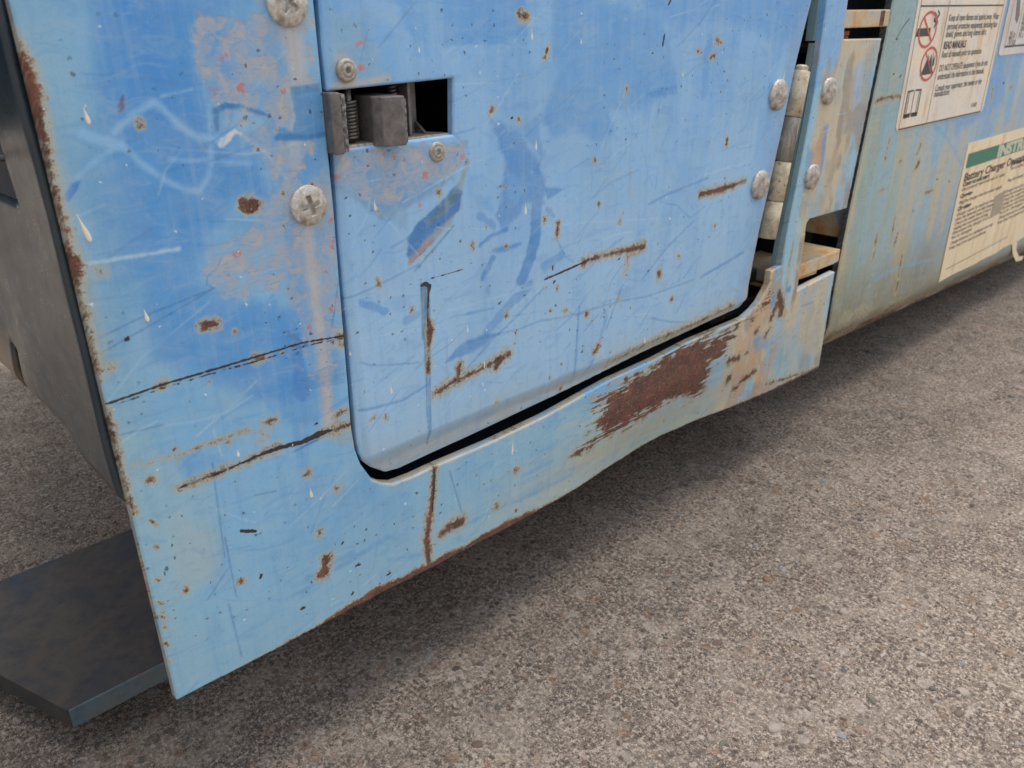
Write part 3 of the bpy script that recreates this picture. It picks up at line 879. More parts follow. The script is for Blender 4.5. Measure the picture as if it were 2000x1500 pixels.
def door_disp(x, z):
    roll = sstep(0.020, 0.0, right_edge(z) - x) ** 1.5 * 0.008
    left = sstep(0.006, 0.0, x - dlow[3][0]) * 0.0018 * (z < CAM_H - 0.05)
    bot = sstep(0.010, 0.0, z - (CAM_H - 0.199)) * 0.0032
    return roll + left + bot + (fbm(x, z, 0.08, 0.08, 950, 2) - 0.5) * 0.0026

def door_paint(x, z):
    p = Paint(x, z, S(160, 198, 234))
    zz = z - CAM_H
    p.all(sstep(-0.15, 0.0, zz + 0.05 * (fbm(x, z, 0.05, 0.05, 21) - 0.5)) * 0.6, S(108, 168, 226))
    p.all(sstep(0.5, 0.66, fbm(x, z, 0.018, 0.06, 22)) * 0.4, S(156, 198, 238))
    p.all(sstep(0.48, 0.34, fbm(x, z, 0.025, 0.05, 23)) * 0.3, S(110, 168, 228))
    p.all(sstep(-0.08, -0.20, zz) * 0.5, S(168, 200, 228))
    p.all(sstep(-0.168, -0.199, zz + 0.02 * (fbm(x, z, 0.03, 0.02, 24) - 0.5)) * 0.6, S(168, 190, 202))
    # upper tone patches left by wiping
    p.patch([(1073, -40), (1290, 40), (1318, 140), (1318, 175), (1255, 210), (1185, 217), (1202, 273), (1115, 255), (1080, 273), (1052, 227), (1087, 140), (1073, 105)], S(92, 158, 222), 0.55, 10, 10, 40)
    p.patch([(863, -40), (1027, -40), (1024, 70), (957, 87), (860, 91)], S(86, 154, 220), 0.55, 6, 6, 30)
    p.patch([(700, -40), (800, -40), (806, 70), (790, 60), (780, 20)], S(96, 160, 222), 0.5, 8, 8, 20)
    p.patch([(1180, -60), (1600, -60), (1540, 90), (1480, 60), (1400, 40), (1320, 60)], S(80, 150, 220), 0.5, 20, 14, 40)
    p.patch([(1030, 30), (1072, 0), (1072, 120), (1030, 130)], S(150, 196, 236), 0.5, 6, 6, 14)
    p.patch([(1370, 100), (1390, 60), (1375, 190), (1365, 195)], S(92, 156, 222), 0.5, 5, 5, 14)
    p.patch([(1258, 180), (1318, 165), (1320, 182), (1300, 188), (1268, 190)], S(84, 150, 216), 0.6, 4, 4, 10)
    # grey rubbed corner round the latch
    p.patch([(640, 20), (700, 40), (740, 110), (760, 160), (640, 180)], S(140, 178, 206), 0.65, 14, 12, 24)
    p.patch([(650, 296), (780, 288), (905, 278), (880, 350), (800, 400), (755, 430), (690, 390), (656, 370)], S(116, 152, 190), 0.65, 8, 8, 16)
    p.patch([(655, 296), (780, 285), (905, 275), (890, 330), (840, 360), (760, 400), (690, 380), (658, 360)], None, 0.95, 10, 10, 18, field='bare')
    p.dot(672, 137, 56, S(186, 178, 158), None, None, 8, 0.75)
    p.stroke([(645, 172), (700, 164), (755, 152)], 14, S(196, 188, 166), 0.7, 5, 5, 12)
    for u, v, w, h, a in ((700, 85, 8, 18, 20), (704, 131, 10, 16, 10), (898, 305, 8, 14, 70), (672, 313, 7, 10, 60), (660, 345, 6, 12, 70), (745, 300, 6, 8, 0), (815, 400, 6, 10, 60), (890, 400, 8, 18, 80)):
        p.dot(u, v, w, S(206, 116, 84), h, None, 2.5, 0.85, a)
    # blue dab with the dark rubbed streak
    p.patch([(757, 420), (766, 370), (800, 330), (790, 400), (792, 450), (775, 440)], S(132, 170, 206), 0.5, 8, 6, 12)
    p.patch([(790, 498), (792, 462), (812, 432), (850, 398), (884, 362), (897, 372), (890, 410), (862, 444), (835, 478), (800, 512)], S(62, 124, 192), 0.95, 3, 3, 10)
    p.patch([(826, 432), (860, 398), (880, 372), (892, 380), (880, 396), (850, 425), (836, 440)], S(96, 122, 128), 0.85, 4, 5, 10)
    p.stroke([(892, 372, 8), (906, 315, 12), (898, 350, 10), (880, 372, 8)], 8, S(146, 154, 140), 0.75, 4, 4, 10)
    p.stroke([(800, 505, 10), (830, 470, 14), (868, 436, 12), (880, 420, 6)], 10, S(158, 162, 160), 0.85, 4, 4, 10)
    p.stroke([(796, 512), (815, 492), (836, 472)], 9, S(180, 140, 120), 0.85, 3, 3, 8)
    p.stroke([(806, 528), (880, 440)], 4, S(86, 128, 140), 0.7, 2, 2, 8)
    # dark blue smears
    sm = S(72, 138, 208)
    p.patch([(950, 228), (982, 245), (1017, 273), (1045, 315), (1061, 350), (1059, 395), (1041, 385), (1024, 396), (996, 430), (975, 441), (965, 420), (975, 367), (982, 315), (965, 266)], sm, 0.68, 7, 9, 16)
    p.patch([(1058, 364), (1080, 366), (1100, 368), (1066, 390)], sm, 0.7, 4, 2, 10)
    p.patch([(985, 330), (1005, 345), (1022, 372), (1000, 400), (990, 380)], S(120, 176, 230), 0.5, 5, 4, 12)
    p.patch([(1000, 260), (1042, 285), (1054, 310), (1050, 225), (1020, 232)], S(98, 160, 222), 0.6, 6, 6, 16)
    p.patch([(912, 375), (950, 385), (965, 420), (930, 405)], S(108, 168, 226), 0.5, 6, 6, 14)
    for pts, w, o in (([(1045, 392), (1042, 455), (1032, 500), (1015, 545)], 28, 0.75), ([(933, 476), (952, 460), (985, 446)], 10, 0.8), ([(957, 488), (985, 484), (1012, 474)], 9, 0.7), ([(937, 541), (948, 522), (958, 502)], 12, 0.8),
                      ([(930, 420), (950, 432), (960, 440)], 14, 0.5), ([(1064, 408), (1078, 420)], 10, 0.6), ([(948, 646), (985, 600), (1030, 556)], 22, 0.45), ([(1060, 520), (1090, 500)], 20, 0.4),
                      ([(705, 592), (730, 600), (748, 606)], 16, 0.55), ([(788, 625), (810, 615)], 16, 0.4), ([(948, 560), (950, 572)], 10, 0.5), ([(1170, 618), (1176, 605), (1180, 615), (1168, 660)], 8, 0.5)):
        p.stroke(pts, w, sm, o, 2.5, 4, 12)
    p.patch([(866, 706), (885, 680), (910, 662), (945, 650), (968, 650), (940, 674), (915, 688), (890, 696)], sm, 0.7, 4, 3, 12)
    # fine blue scratch lines
    ln = S(84, 140, 204)
    for pts, w in (([(905, 668), (965, 652), (1010, 642), (1050, 626), (1100, 618), (1150, 604), (1200, 588), (1260, 578), (1350, 545)], 3), ([(1262, 398), (1300, 378), (1378, 346)], 4), ([(1365, 540), (1410, 515), (1448, 492)], 6),
                   ([(910, 715), (960, 660), (1000, 622), (1060, 560)], 3), ([(1250, 545), (1300, 480), (1350, 430)], 3), ([(1265, 620), (1310, 628), (1350, 628)], 2.5), ([(1130, 540), (1200, 470)], 2), ([(908, 610), (960, 600)], 2.5),
                   ([(700, 705), (720, 712), (760, 710), (815, 706)], 3), ([(1128, 600), (1118, 730)], 5), ([(1210, 560), (1180, 640)], 4), ([(1084, 468), (1100, 500), (1118, 512)], 2), ([(700, 800), (780, 780), (830, 750)], 6), ([(1155, 700), (1140, 730)], 4), ([(690, 310), (760, 330)], 2), ([(780, 300), (800, 330)], 2), ([(880, 262), (922, 250)], 3)):
        p.stroke(pts, w, ln, 0.65, 2, 1, 8)
    for pts, w in (([(870, 605), (1000, 570), (1080, 545)], 3), ([(700, 660), (820, 640)], 3), ([(1370, 340), (1450, 318)], 3), ([(1060, 440), (1280, 425)], 2)):
        p.stroke(pts, w, S(178, 210, 240), 0.6, 2, 1, 8)
    # scraped vertical gouge
    for du, w in ((-10, 3), (-5, 3), (0, 4), (5, 4), (10, 2.5)):
        p.stroke([(826 + du * 0.7, 556), (829 + du * 0.6, 640), (831 + du * 0.4, 720)], w, S(44, 96, 124), 0.85, 1.5, 1.2, 20)
    p.stroke([(818, 552), (821, 660)], 3, S(96, 100, 70), 0.8, 2, 1, 8)
    for du in (-3, 1, 4):
        p.stroke([(831 + du, 720), (833 + du, 800), (838 + du * 0.3, 870)], 2.4, S(70, 130, 190), 0.85, 1.5, 1, 20)
    p.stroke([(819, 556, 6), (826, 553, 9), (834, 557, 10), (832, 575, 4), (830, 640, 2)], 6, None, 0.9, 2, 2, 6, 'dark')
    p.rust_at([(833, 622, 6), (835, 645, 16), (833, 670, 9), (832, 684, 3)], 8, 3, 2)
    p.rust_at([(832, 698, 6), (832, 714, 11), (832, 726, 5)], 8, 3, 2)
    # rust scratches
    p.rust_at([(848, 766, 12), (880, 745, 12), (930, 722, 9), (960, 706, 12), (988, 690, 16)], 10, 6, 4)
    p.rust_at([(892, 735, 10), (893, 712, 14)], 10, 5, 4)
    p.rust_at([(965, 716, 12), (975, 702, 14)], 10, 5, 4)
    p.rust_at([(1135, 512, 10), (1150, 506, 9), (1190, 494, 7), (1230, 486, 12), (1252, 480, 16)], 8, 5, 4)
    p.stroke([(1060, 545, 3), (1100, 528, 4), (1140, 510, 4)], 3, None, 1, 1.6, 1, 8, 'dark')
    p.stroke([(838, 542), (868, 534), (900, 524)], 2.4, None, 0.9, 1.5, 1, 8, 'dark')
    p.rust_at([(1222, 495, 5), (1222, 515, 4), (1216, 535, 3)], 4, 5, 2, 0.75)
    p.rust_at([(1362, 379, 11), (1390, 372, 13), (1425, 362, 11), (1449, 352, 4)], 9, 4, 4)
    for u, v, w, h, a, o in ((1085, 447, 8, 30, 86, 1), (1062, 103, 7, 24, 75, 0.95), (955, 215, 8, 16, 60, 0.9), (1018, 30, 12, 26, 160, 0.9), (1161, 680, 10, 22, 60, 1), (916, 478, 9, 10, 90, 1), (1283, 535, 9, 20, 90, 0.95), (1308, 584, 6, 8, 60, 1),
                             (1142, 613, 7, 10, 80, 1), (1415, 275, 8, 18, 80, 0.95), (1388, 110, 9, 12, 20, 0.95), (1400, 80, 5, 16, 150, 1), (985, 612, 5, 10, 80, 0.9), (1208, 432, 5, 8, 90, 0.9), (1158, 314, 6, 10, 110, 0.8), (1009, 232, 6, 8, 90, 0.8), (800, 604, 7, 8, 0, 0.9),
                             (1361, 100, 6, 8, 0, 0.8), (1206, 585, 5, 6, 0, 0.9), (1098, 760, 5, 8, 70, 0.8), (722, 815, 5, 10, 45, 0.9), (966, 785, 4, 8, 60, 0.9), (749, 812, 5, 6, 0, 0.9), (1060, 428, 5, 10, 80, 0.9), (1100, 607, 4, 6, 0, 0.9), (1320, 500, 4, 7, 0, 0.9)):
        p.dot(u, v, w, None, h, 'rust', 4, o, a)
    for u, v, w, h, a in ((1305, 5, 4, 14, 60), (1292, 78, 4, 26, 80), (1076, 522, 4, 10, 85), (1079, 549, 5, 7, 60), (1205, 505, 4, 6, 40), (972, 590, 3, 9, 45), (1262, 528, 4, 4, 0), (995, 230, 4, 6, 30), (1270, 104, 3, 5, 30)):
        p.dot(u, v, w, None, h, 'dark', 1.4, 1.0, a)
    p.dot(1018, 34, 20, S(170, 166, 160), 34, None, 3, 0.8, 165)
    p.dot(1085, 447, 10, S(160, 150, 138), 34, None, 2, 0.7, 86)
    # grime along the bottom edge
    pts = [(740, 915), (900, 850), (1100, 755), (1250, 681), (1380, 622), (1430, 598)]
    p.stroke(pts, 22, S(176, 166, 140), 0.6, 12, 9, 30)
    p.rust_at([(1190, 708, 4), (1260, 672, 7), (1380, 620, 8), (1430, 596, 6)], 6, 7, 5, 0.85)
    fine_wear(p, (0.178, 0.51, CAM_H - 0.198, CAM_H + 0.005), 170, 30, 72)
    # hinge side: grey rubbed roll
    edge = right_edge(z) - x
    p.all(sstep(0.036, 0.018, edge + 0.012 * (fbm(x, z, 0.01, 0.03, 25) - 0.5)) * 0.7, S(126, 164, 206))
    g = sstep(0.022, 0.010, edge + 0.010 * (fbm(x, z, 0.008, 0.03, 26) - 0.5)) * sstep(-0.05, -0.10, zz)
    p.all(g * 0.75, S(158, 172, 186))
    p.all(g * sstep(-0.14, -0.17, zz) * 0.7, S(182, 178, 172))
    p.bare = np.maximum(p.bare, g * 0.35)
    return p

xs = np.concatenate([np.arange(dl[0][0] - 0.003, 0.36, 0.0005), np.arange(0.36, dx_r + 0.003, 0.0007)])
zs = np.concatenate([np.arange(CAM_H - 0.2025, CAM_H + 0.008, 0.0005), np.arange(CAM_H + 0.008, TOP, 0.004)])
door = sheet('door', [door_poly], xs, zs, -0.0012, 0.004, M['sheet'], lift, door_paint, door_disp, 0.0009)
door['label'] = 'light blue hinged door with latch cut-out and rust scratches'

# ------------------------------------------------------------------ screws, rivets
def disc_mesh(name, R, hfun, n=56):
    """round head built on a polar grid; hfun(x, z) gives how far the surface stands out"""
    rs = np.linspace(0, 1, n // 2) ** 0.9 * R
    th = np.linspace(0, math.tau, n, endpoint=False)
    co, fc = [(0, -hfun(0, 0), 0)], []
    for r in rs[1:]:
        for t in th:
            a, b = r * math.cos(t), r * math.sin(t)
            co.append((a, -hfun(a, b), b))
    m = len(rs) - 1
    for t in th:
        co.append((R * math.cos(t) * 0.99, 0.0008, R * math.sin(t) * 0.99))
    for j in range(n):
        fc.append((0, 1 + (j + 1) % n, 1 + j)[::-1])
    for i in range(m):
        for j in range(n):
            a, b = 1 + i * n + j, 1 + i * n + (j + 1) % n
            fc.append((a, b, b + n, a + n))
    me = bpy.data.meshes.new(name)
    me.from_pydata(co, [], fc)
    bm = bmesh.new(); bm.from_mesh(me)
    bmesh.ops.recalc_face_normals(bm, faces=bm.faces)
    bm.to_mesh(me); bm.free()
    return me

def screw_h(R, ang):
    ca, sa = math.cos(ang), math.sin(ang)
    def h(a, b):
        r = math.hypot(a, b) / R
        d = 0.0012 + R * 0.40 * (math.sqrt(max(0, 1.6 - min(r, 1) ** 2)) - math.sqrt(0.6)) * 0.98
        d *= 1 if r < 0.97 else 0.85
        p, q = (a * ca + b * sa) / R, (-a * sa + b * ca) / R
        rec = 0
        for s, t in ((p, q), (q, p)):
            s, t = abs(s), abs(t)
            wdt = 0.15 - 0.03 * s
            e = min((0.54 - s) / 0.10, (wdt - t) / 0.05)
            rec = max(rec, min(1, max(0, e)) * (1 - s * 1.25))
        return d - rec * 0.0034 + 0.00008 * math.sin(a * 9000) * math.cos(b * 7000)
    return h

for k, (u, v, R, ang) in enumerate(((601, 400, 0.0079, 0.2), (558, 5, 0.0081, 0.85))):
    x, z = P(u, v)
    o = link('screw', disc_mesh('screw', R, screw_h(R, ang), 120), M['steel'], panel, True)
    o.location = (x, -0.0004, z)
    o['label'] = 'galvanised cross-head screw in the primer-worn patch' if k == 0 else 'galvanised cross-head screw at the top edge'

def dome_h(R, seed):
    rr = np.random.default_rng(seed)
    dm = [(rr.uniform(-0.7, 0.7) * R, rr.uniform(-0.7, 0.7) * R, rr.uniform(0.15, 0.3) * R, rr.uniform(0.3, 1)) for _ in range(16)]
    def h(a, b):
        r = math.hypot(a, b) / R
        d = 0.0006 + R * 0.34 * math.sqrt(max(0, 1 - r * r))
        for (p, q, s, k) in dm:
            d -= 0.00055 * k * math.exp(-((a - p) ** 2 + (b - q) ** 2) / (s * s * 0.5))
        return d
    return h

for k, (u, v, par, lab) in enumerate(((1512, 185, door, 'upper domed hinge rivet on the door'), (1477, 360, door, 'lower domed hinge rivet on the door'),
                                      (1615, 178, panel, 'upper domed rivet on the beige column'), (1583, 345, panel, 'lower domed rivet on the beige column'))):
    x, z = P(u, v)
    o = link('rivet', disc_mesh('rivet', 0.0098 if k < 2 else 0.0090, dome_h(0.0098, 40 + k), 40), M['rivet'], par, True)
    yb = -0.0006
    if par is door:
        yb = -0.0012 + float(door_disp(np.array([x]), np.array([z]))[0]) - 0.0006
    o.location = (x, yb, z)
    o['label'] = lab

def pop_h(R):
    def h(a, b):
        r = math.hypot(a, b) / R
        d = 0.0016 * math.sqrt(max(0, 1 - r ** 3 * 0.92)) + 0.0002
        return d - 0.0022 * (1 - sstep(0.20, 0.30, r)) - 0.0003 * math.exp(-((r - 0.62) / 0.07) ** 2)
    return h
for u, v, lab in ((672, 137, 'pop rivet above the latch cut-out'), (848, 296, 'pop rivet below the latch cut-out')):
    x, z = P(u, v)
    o = link('pop_rivet', disc_mesh('pop_rivet', 0.0044, pop_h(0.0044), 36), M['pop'], door, True)
    o.location = (x, -0.0016, z)
    o['label'] = lab

# ------------------------------------------------------------------ cream paint drips (each its own drop of paint)
def drip_mesh():
    n, m = 14, 10
    co, fc = [], []
    for i in range(n + 1):
        t = i / n
        zz = 0.5 - t
        w = 0.5 * (0.16 + 0.84 * sstep(0.1, 0.8, t)) * math.sqrt(max(0, 1 - max(0, (t - 0.78) / 0.22) ** 2)) * min(1, t / 0.05 + 0.2)
        for j in range(m + 1):
            a = math.pi * j / m
            co.append((w * math.cos(a), -w * 0.55 * math.sin(a), zz))
    for i in range(n):
        for j in range(m):
            a = i * (m + 1) + j
            fc.append((a, a + 1, a + m + 2, a + m + 1))
    me = bpy.data.meshes.new('paint_drip')
    me.from_pydata(co, [], fc)
    me.materials.append(M['cream'])
    me.polygons.foreach_set('use_smooth', np.full(len(fc), True))
    return me
DRIP = drip_mesh()
for u, v, w, h, tilt, par in ((168, 226, 11, 34, 8, panel), (163, 445, 13, 62, 14, panel), (285, 616, 10, 28, 6, panel), (466, 886, 8, 18, 0, panel), (608, 963, 9, 24, 2, panel), (1001, 873, 7, 34, -6, panel),
                              (1043, 282, 7, 22, 0, door), (1022, 407, 8, 24, 0, door), (729, 400, 8, 22, 4, door), (908, 640, 6, 18, 2, door), (759, 758, 7, 20, 0, door), (1255, 662, 6, 16, 0, door), (684, 690, 5, 10, 0, door),
                              (1034, 68, 7, 20, 4, door), (814, 96, 6, 14, 0, door), (942, 708, 4, 22, 0, door), (1526, 150, 5, 28, -12, door), (940, 748, 5, 9, 0, door), (1130, 80, 5, 12, 0, door), (1330, 143, 5, 12, 0, door), (1303, 425, 6, 8, 0, door)):
    x, z = P(u, v)
    s = PXM(u, v)
    o = bpy.data.objects.new('paint_drip', DRIP)
    COL.objects.link(o)
    o.parent = par
    fn = panel_disp if par is panel else door_disp
    y = float(np.asarray(fn(np.array([x]), np.array([z])))[0]) + (0 if par is panel else -0.0012)
    o.location = (x, y - 0.00002, z)
    o.scale = (w * s * 0.8, w * s * 0.5, h * s)
    o.rotation_euler = (0, math.radians(-tilt), 0)

# ------------------------------------------------------------------ hinge
hz = [P(1563, 138)[1], P(1541, 230)[1], P(1520, 318)[1], P(1505, 396)[1], P(1491, 470)[1]]
hy = 0.0015
hx = [P(1565, 138, hy)[0], P(1497, 470, hy)[0]]
def hxz(z):
    return hx[0] + (hx[1] - hx[0]) * (z - hz[0]) / (hz[4] - hz[0])
hinge = bpy.data.objects.new('hinge', None)
COL.objects.link(hinge)
hinge.parent = lift
hinge['label'] = 'stained steel barrel hinge at the right of the door'
HR = 0.0061
for k in range(4):
    z0, z1 = hz[k + 1] + 0.0003, hz[k] - 0.0003
    pts = []
    rr = []
    for t, r in ((0, HR - 0.0007), (0.012, HR), (0.5, HR + 0.0001), (0.988, HR), (1, HR - 0.0007)):
        zc = z0 + (z1 - z0) * t
        pts.append((hxz(zc), hy, zc)); rr.append(r)
    o = from_bm('hinge_knuckle', tube_bm(pts, rr, 28), M['hinge_dark'] if k == 1 else M['hinge'], hinge, None)
    for pl in o.data.polygons:
        pl.use_smooth = len(pl.vertices) == 4
o = from_bm('hinge_pin', tube_bm([(hxz(hz[4] + 0.001), hy, hz[4] + 0.001), (hxz(hz[0]), hy, hz[0]), (hxz(hz[0] + 0.002), hy, hz[0] + 0.0022), (hxz(hz[0] + 0.003), hy, hz[0] + 0.0034)],
                                 [0.0042, 0.0042, 0.0044, 0.003], 16), M['hinge'], hinge, False)
# leaf that ties the barrel to the door
o = from_bm('hinge_leaf', box_bm(hxz(hz[2]) - 0.028, hxz(hz[2]) - 0.003, 0.0062, 0.0082, hz[4], hz[0], 0.0004), M['hinge_dark'], hinge)

# ------------------------------------------------------------------ latch in the door's cut-out
latch = bpy.data.objects.new('latch', None)
COL.objects.link(latch)
latch.parent = lift
latch['label'] = 'grey cast slam latch with coil spring in the door cut-out'
sx0, sx1 = 0.1765, 0.238
st, sb = CAM_H - 0.0275, CAM_H - 0.0498
from_bm('strike_block', prism_bm([(0.1745, 0.004), (0.1745, -0.0050), (0.1762, -0.0062), (0.1785, -0.0062), (0.1800, 0.004), (0.1812, 0.018), (0.1745, 0.018)], 'z', sb - 0.0012, st - 0.0005, 0.0005), M['latch'], latch)
from_bm('strike_face', box_bm(0.1790, 0.1815, -0.0050, 0.012, sb - 0.0008, st - 0.0012, 0.0006), M['latch_rough'], latch)
from_bm('latch_rod', tube_bm([(0.1895, 0.006, st + 0.006), (0.1895, 0.006, sb + 0.001)], 0.0015, 12), M['spring'], latch, True)
hel = []
for i in range(14 * 11 + 1):
    t = i / (14 * 11)
    a = t * math.tau * 11
    hel.append((0.1895 + 0.0030 * math.cos(a), 0.006 + 0.0030 * math.sin(a), sb + 0.0022 + t * 0.0150))
from_bm('coil_spring', tube_bm(hel, 0.00062, 8), M['spring'], latch, True)
from_bm('spring_tail', tube_bm([(0.1856, 0.0030, sb + 0.003), (0.1852, 0.0025, sb + 0.013), (0.1862, 0.003, sb + 0.0165)], 0.0005, 8), M['steel'], latch, True)
from_bm('latch_bolt', prism_bm([(0.1960, 0.012), (0.1958, -0.0012), (0.1978, -0.0055), (0.2062, -0.0080), (0.2078, -0.0074), (0.2082, -0.004), (0.2080, 0.012)], 'z', sb - 0.0006, st - 0.0035, 0.0004), M['latch'], latch)
from_bm('bolt_edge', box_bm(0.2070, 0.2090, -0.0070, 0.008, sb - 0.0002, st - 0.0048, 0.0006), M['latch_rough'], latch)
from_bm('latch_floor', prism_bm([(0.178, -0.0002), (0.236, -0.0002), (0.236, 0.004), (0.228, 0.020), (0.178, 0.020)], 'z', sb - 0.0015, sb + 0.0008, 0.0003), M['pop'], latch)
from_bm('latch_bracket', box_bm(0.2185, 0.2280, 0.012, 0.0135, sb + 0.0008, st + 0.004, 0.0004), M['latch'], latch)
from_bm('latch_wall', box_bm(0.2172, 0.2187, 0.0030, 0.0135, sb + 0.0008, st + 0.004, 0.0004), M['latch'], latch)
from_bm('bracket_gusset', prism_bm([(0.0125, sb + 0.0008), (0.0125, sb + 0.006), (0.004, sb + 0.0008)], 'x', 0.2265, 0.2278), M['latch'], latch)
hel = []
for i in range(10 * 15 + 1):
    t = i / 150
    a = t * math.tau * 15
    hel.append((0.2135 + 0.0018 * math.cos(a), 0.009 + 0.0018 * math.sin(a), sb + 0.001 + t * 0.022))
from_bm('coil_spring', tube_bm(hel, 0.0005, 6), M['spring'], latch, True)

# ------------------------------------------------------------------ compartment behind the door, jamb, lugs
comp = bpy.data.objects.new('compartment', None)
COL.objects.link(comp)
comp.parent = lift
comp['label'] = 'dark compartment behind the blue door'
X0, X1, Z0, Z1, Y1 = 0.160, 0.60, CAM_H - 0.222, TOP - 0.02, 0.16
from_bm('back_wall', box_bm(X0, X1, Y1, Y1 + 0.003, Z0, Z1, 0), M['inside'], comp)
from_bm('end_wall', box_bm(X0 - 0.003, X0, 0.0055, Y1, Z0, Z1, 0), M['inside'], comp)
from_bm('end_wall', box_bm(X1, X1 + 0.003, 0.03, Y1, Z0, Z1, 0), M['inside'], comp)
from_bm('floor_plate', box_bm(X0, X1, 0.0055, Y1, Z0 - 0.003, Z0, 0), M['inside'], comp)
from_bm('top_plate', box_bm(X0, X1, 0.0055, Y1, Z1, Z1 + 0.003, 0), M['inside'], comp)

# jamb: the face turned back beside the hinge
jf = [P(1528, 519), P(1541, 440), P(1590, 180), P(1605, 84)]
def jamb(name, a, b, depth, off, mat):
    bm = bmesh.new()
    v = [bm.verts.new(q) for q in ((a[0] - off, 0.0052, a[1]), (b[0] - off, 0.0052, b[1]), (b[0] - off, 0.0052 + depth, b[1]), (a[0] - off, 0.0052 + depth, a[1]),
                                   (a[0] + 0.002, 0.0052, a[1]), (b[0] + 0.002, 0.0052, b[1]), (b[0] + 0.002, 0.0052 + depth, b[1]), (a[0] + 0.002, 0.0052 + depth, a[1]))]
    for q in ((0, 1, 2, 3), (4, 7, 6, 5), (0, 4, 5, 1), (3, 2, 6, 7), (0, 3, 7, 4), (1, 5, 6, 2)):
        bm.faces.new([v[k] for k in q])
    bmesh.ops.recalc_face_normals(bm, faces=bm.faces)
    return from_bm(name, bm, mat, lift)
jamb('jamb', jf[0], jf[3], 0.004, 0.0004, M['jamb'])['label'] = 'grey green jamb behind the hinge'
jamb('jamb', P(1605, 80), (P(1614, 0)[0], TOP - 0.03), 0.006, 0.0015, M['jamb'])['label'] = 'upper grey green jamb with a cut end'

# swing-out lugs seen through the notches of the column
def lug(name, pts, z0, z1, mat, lab=None, bev=0.0008):
    o = from_bm(name, prism_bm(pts, 'z', z0, z1, bev), mat, lift)
    if lab:
        o['label'] = lab
    return o
yl = 0.004
la, lb = P(1562, 512, yl), P(1559, 541, yl)
lc = P(1643, 494, yl)
zt = (la[1] + lc[1]) / 2
lug('pivot_lug', [(0.556, 0.014), (0.566, yl + 0.0015), (lc[0] - 0.012, yl), (lc[0], yl + 0.001), (lc[0], 0.05), (0.556, 0.05)], zt - 0.0105, zt, M['lug'], 'rust orange lower pivot lug in the column notch')
lug('lug_root', [(0.49, 0.028), (0.5555, 0.024), (0.5555, 0.05), (0.49, 0.05)], zt - 0.0105, zt - 0.001, M['jambdark'])  # inner end of the lug, its shade put into the colour
lug('lug_spacer', [(0.557, 0.012), (lc[0] - 0.03, yl + 0.004), (lc[0] - 0.02, 0.045), (0.557, 0.045)], zt - 0.0155, zt - 0.0125, M['lug'])
lug('lower_plate', [(0.50, 0.026), (0.60, 0.022), (0.60, 0.05), (0.50, 0.05)], zt - 0.034, zt - 0.024, M['jambdark'])  # darkened by colour for the shade inside the opening
ua, ub = P(1650, 20, yl), P(1740, 20, yl)
uz0, uz1 = P(1700, 53, yl)[1], P(1700, 19, yl)[1]
lug('pivot_lug', [(ua[0] - 0.02, 0.010), (ua[0], yl), (ub[0], yl), (ub[0], 0.05), (ua[0] - 0.02, 0.05)], uz0, uz1, M['lug'], 'rust stained upper pivot lug at the top of the column')
from_bm('weld_seam', box_bm(P(1722, 40, yl)[0] - 0.003, P(1722, 40, yl)[0] + 0.003, yl - 0.0006, yl + 0.002, uz0 + 0.0006, uz1 - 0.0006, 0.0004), M['rust_lip'], lift)
# washers under the upper lug
for k, r in enumerate((0.034, 0.030, 0.036)):
    zc = uz0 - 0.0035 - k * 0.0034
    bm = bmesh.new()
    bmesh.ops.create_cone(bm, cap_ends=True, segments=40, radius1=r, radius2=r, depth=0.0028, matrix=Matrix.Translation((ua[0] + 0.008, yl + r + 0.002, zc)))
    from_bm('washer', bm, M['rust_lip'], lift, False)
from_bm('shade_backing', box_bm(0.60, 0.80, 0.062, 0.066, CAM_H - 0.262, TOP, 0), M['inside'], lift)  # dark sheet put in for the shade of the column seam
# plates behind the notches
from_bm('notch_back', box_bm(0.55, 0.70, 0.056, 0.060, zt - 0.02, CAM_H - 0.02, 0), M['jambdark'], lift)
from_bm('notch_side', box_bm(P(1650, 450, 0.02)[0] - 0.001, P(1650, 450, 0.02)[0] + 0.002, 0.021, 0.055, zt, zt + 0.05, 0.0004), M['lug'], lift)
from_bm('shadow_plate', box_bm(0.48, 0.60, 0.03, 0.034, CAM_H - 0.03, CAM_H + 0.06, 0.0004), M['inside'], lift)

# rust-brown return lip behind the dented bottom edge
lipx = [0.30, 0.36, 0.42, 0.48, 0.54, 0.62]
bm = bmesh.new()
rows = []
for x in np.linspace(0.31, 0.59, 40):
    zq = zb(x) - 0.0062 - 0.0038 * math.sin((x - 0.3) / 0.3 * math.pi)
    rows.append([bm.verts.new((x, 0.024, zq + 0.02)), bm.verts.new((x, 0.0245, zq)), bm.verts.new((x, 0.034, zq)), bm.verts.new((x, 0.034, zq + 0.02))])
for a, b in zip(rows, rows[1:]):
    for k in range(4):
        bm.faces.new((a[k], a[(k + 1) % 4], b[(k + 1) % 4], b[k]))
bmesh.ops.recalc_face_normals(bm, faces=bm.faces)
from_bm('return_lip', bm, M['rust_lip'], lift, True)['label'] = 'rust brown lip behind the dented bottom edge'

# ------------------------------------------------------------------ side wall of the chassis beyond the column
YS = 0.014
SX0 = 0.625
def side_bottom(x):
    a, b = P(1612, 697, YS), P(2000, 511, YS)
    return a[1] + (b[1] - a[1]) * (x - a[0]) / (b[0] - a[0])
def PS(u, v):
    return P(u, v, YS)

def side_disp(x, z):
    t = sstep(0.035, 0.0, z - side_bottom(x))
    return t ** 2 * 0.016 + (fbm(x, z, 0.15, 0.12, 980, 2) - 0.5) * 0.0009

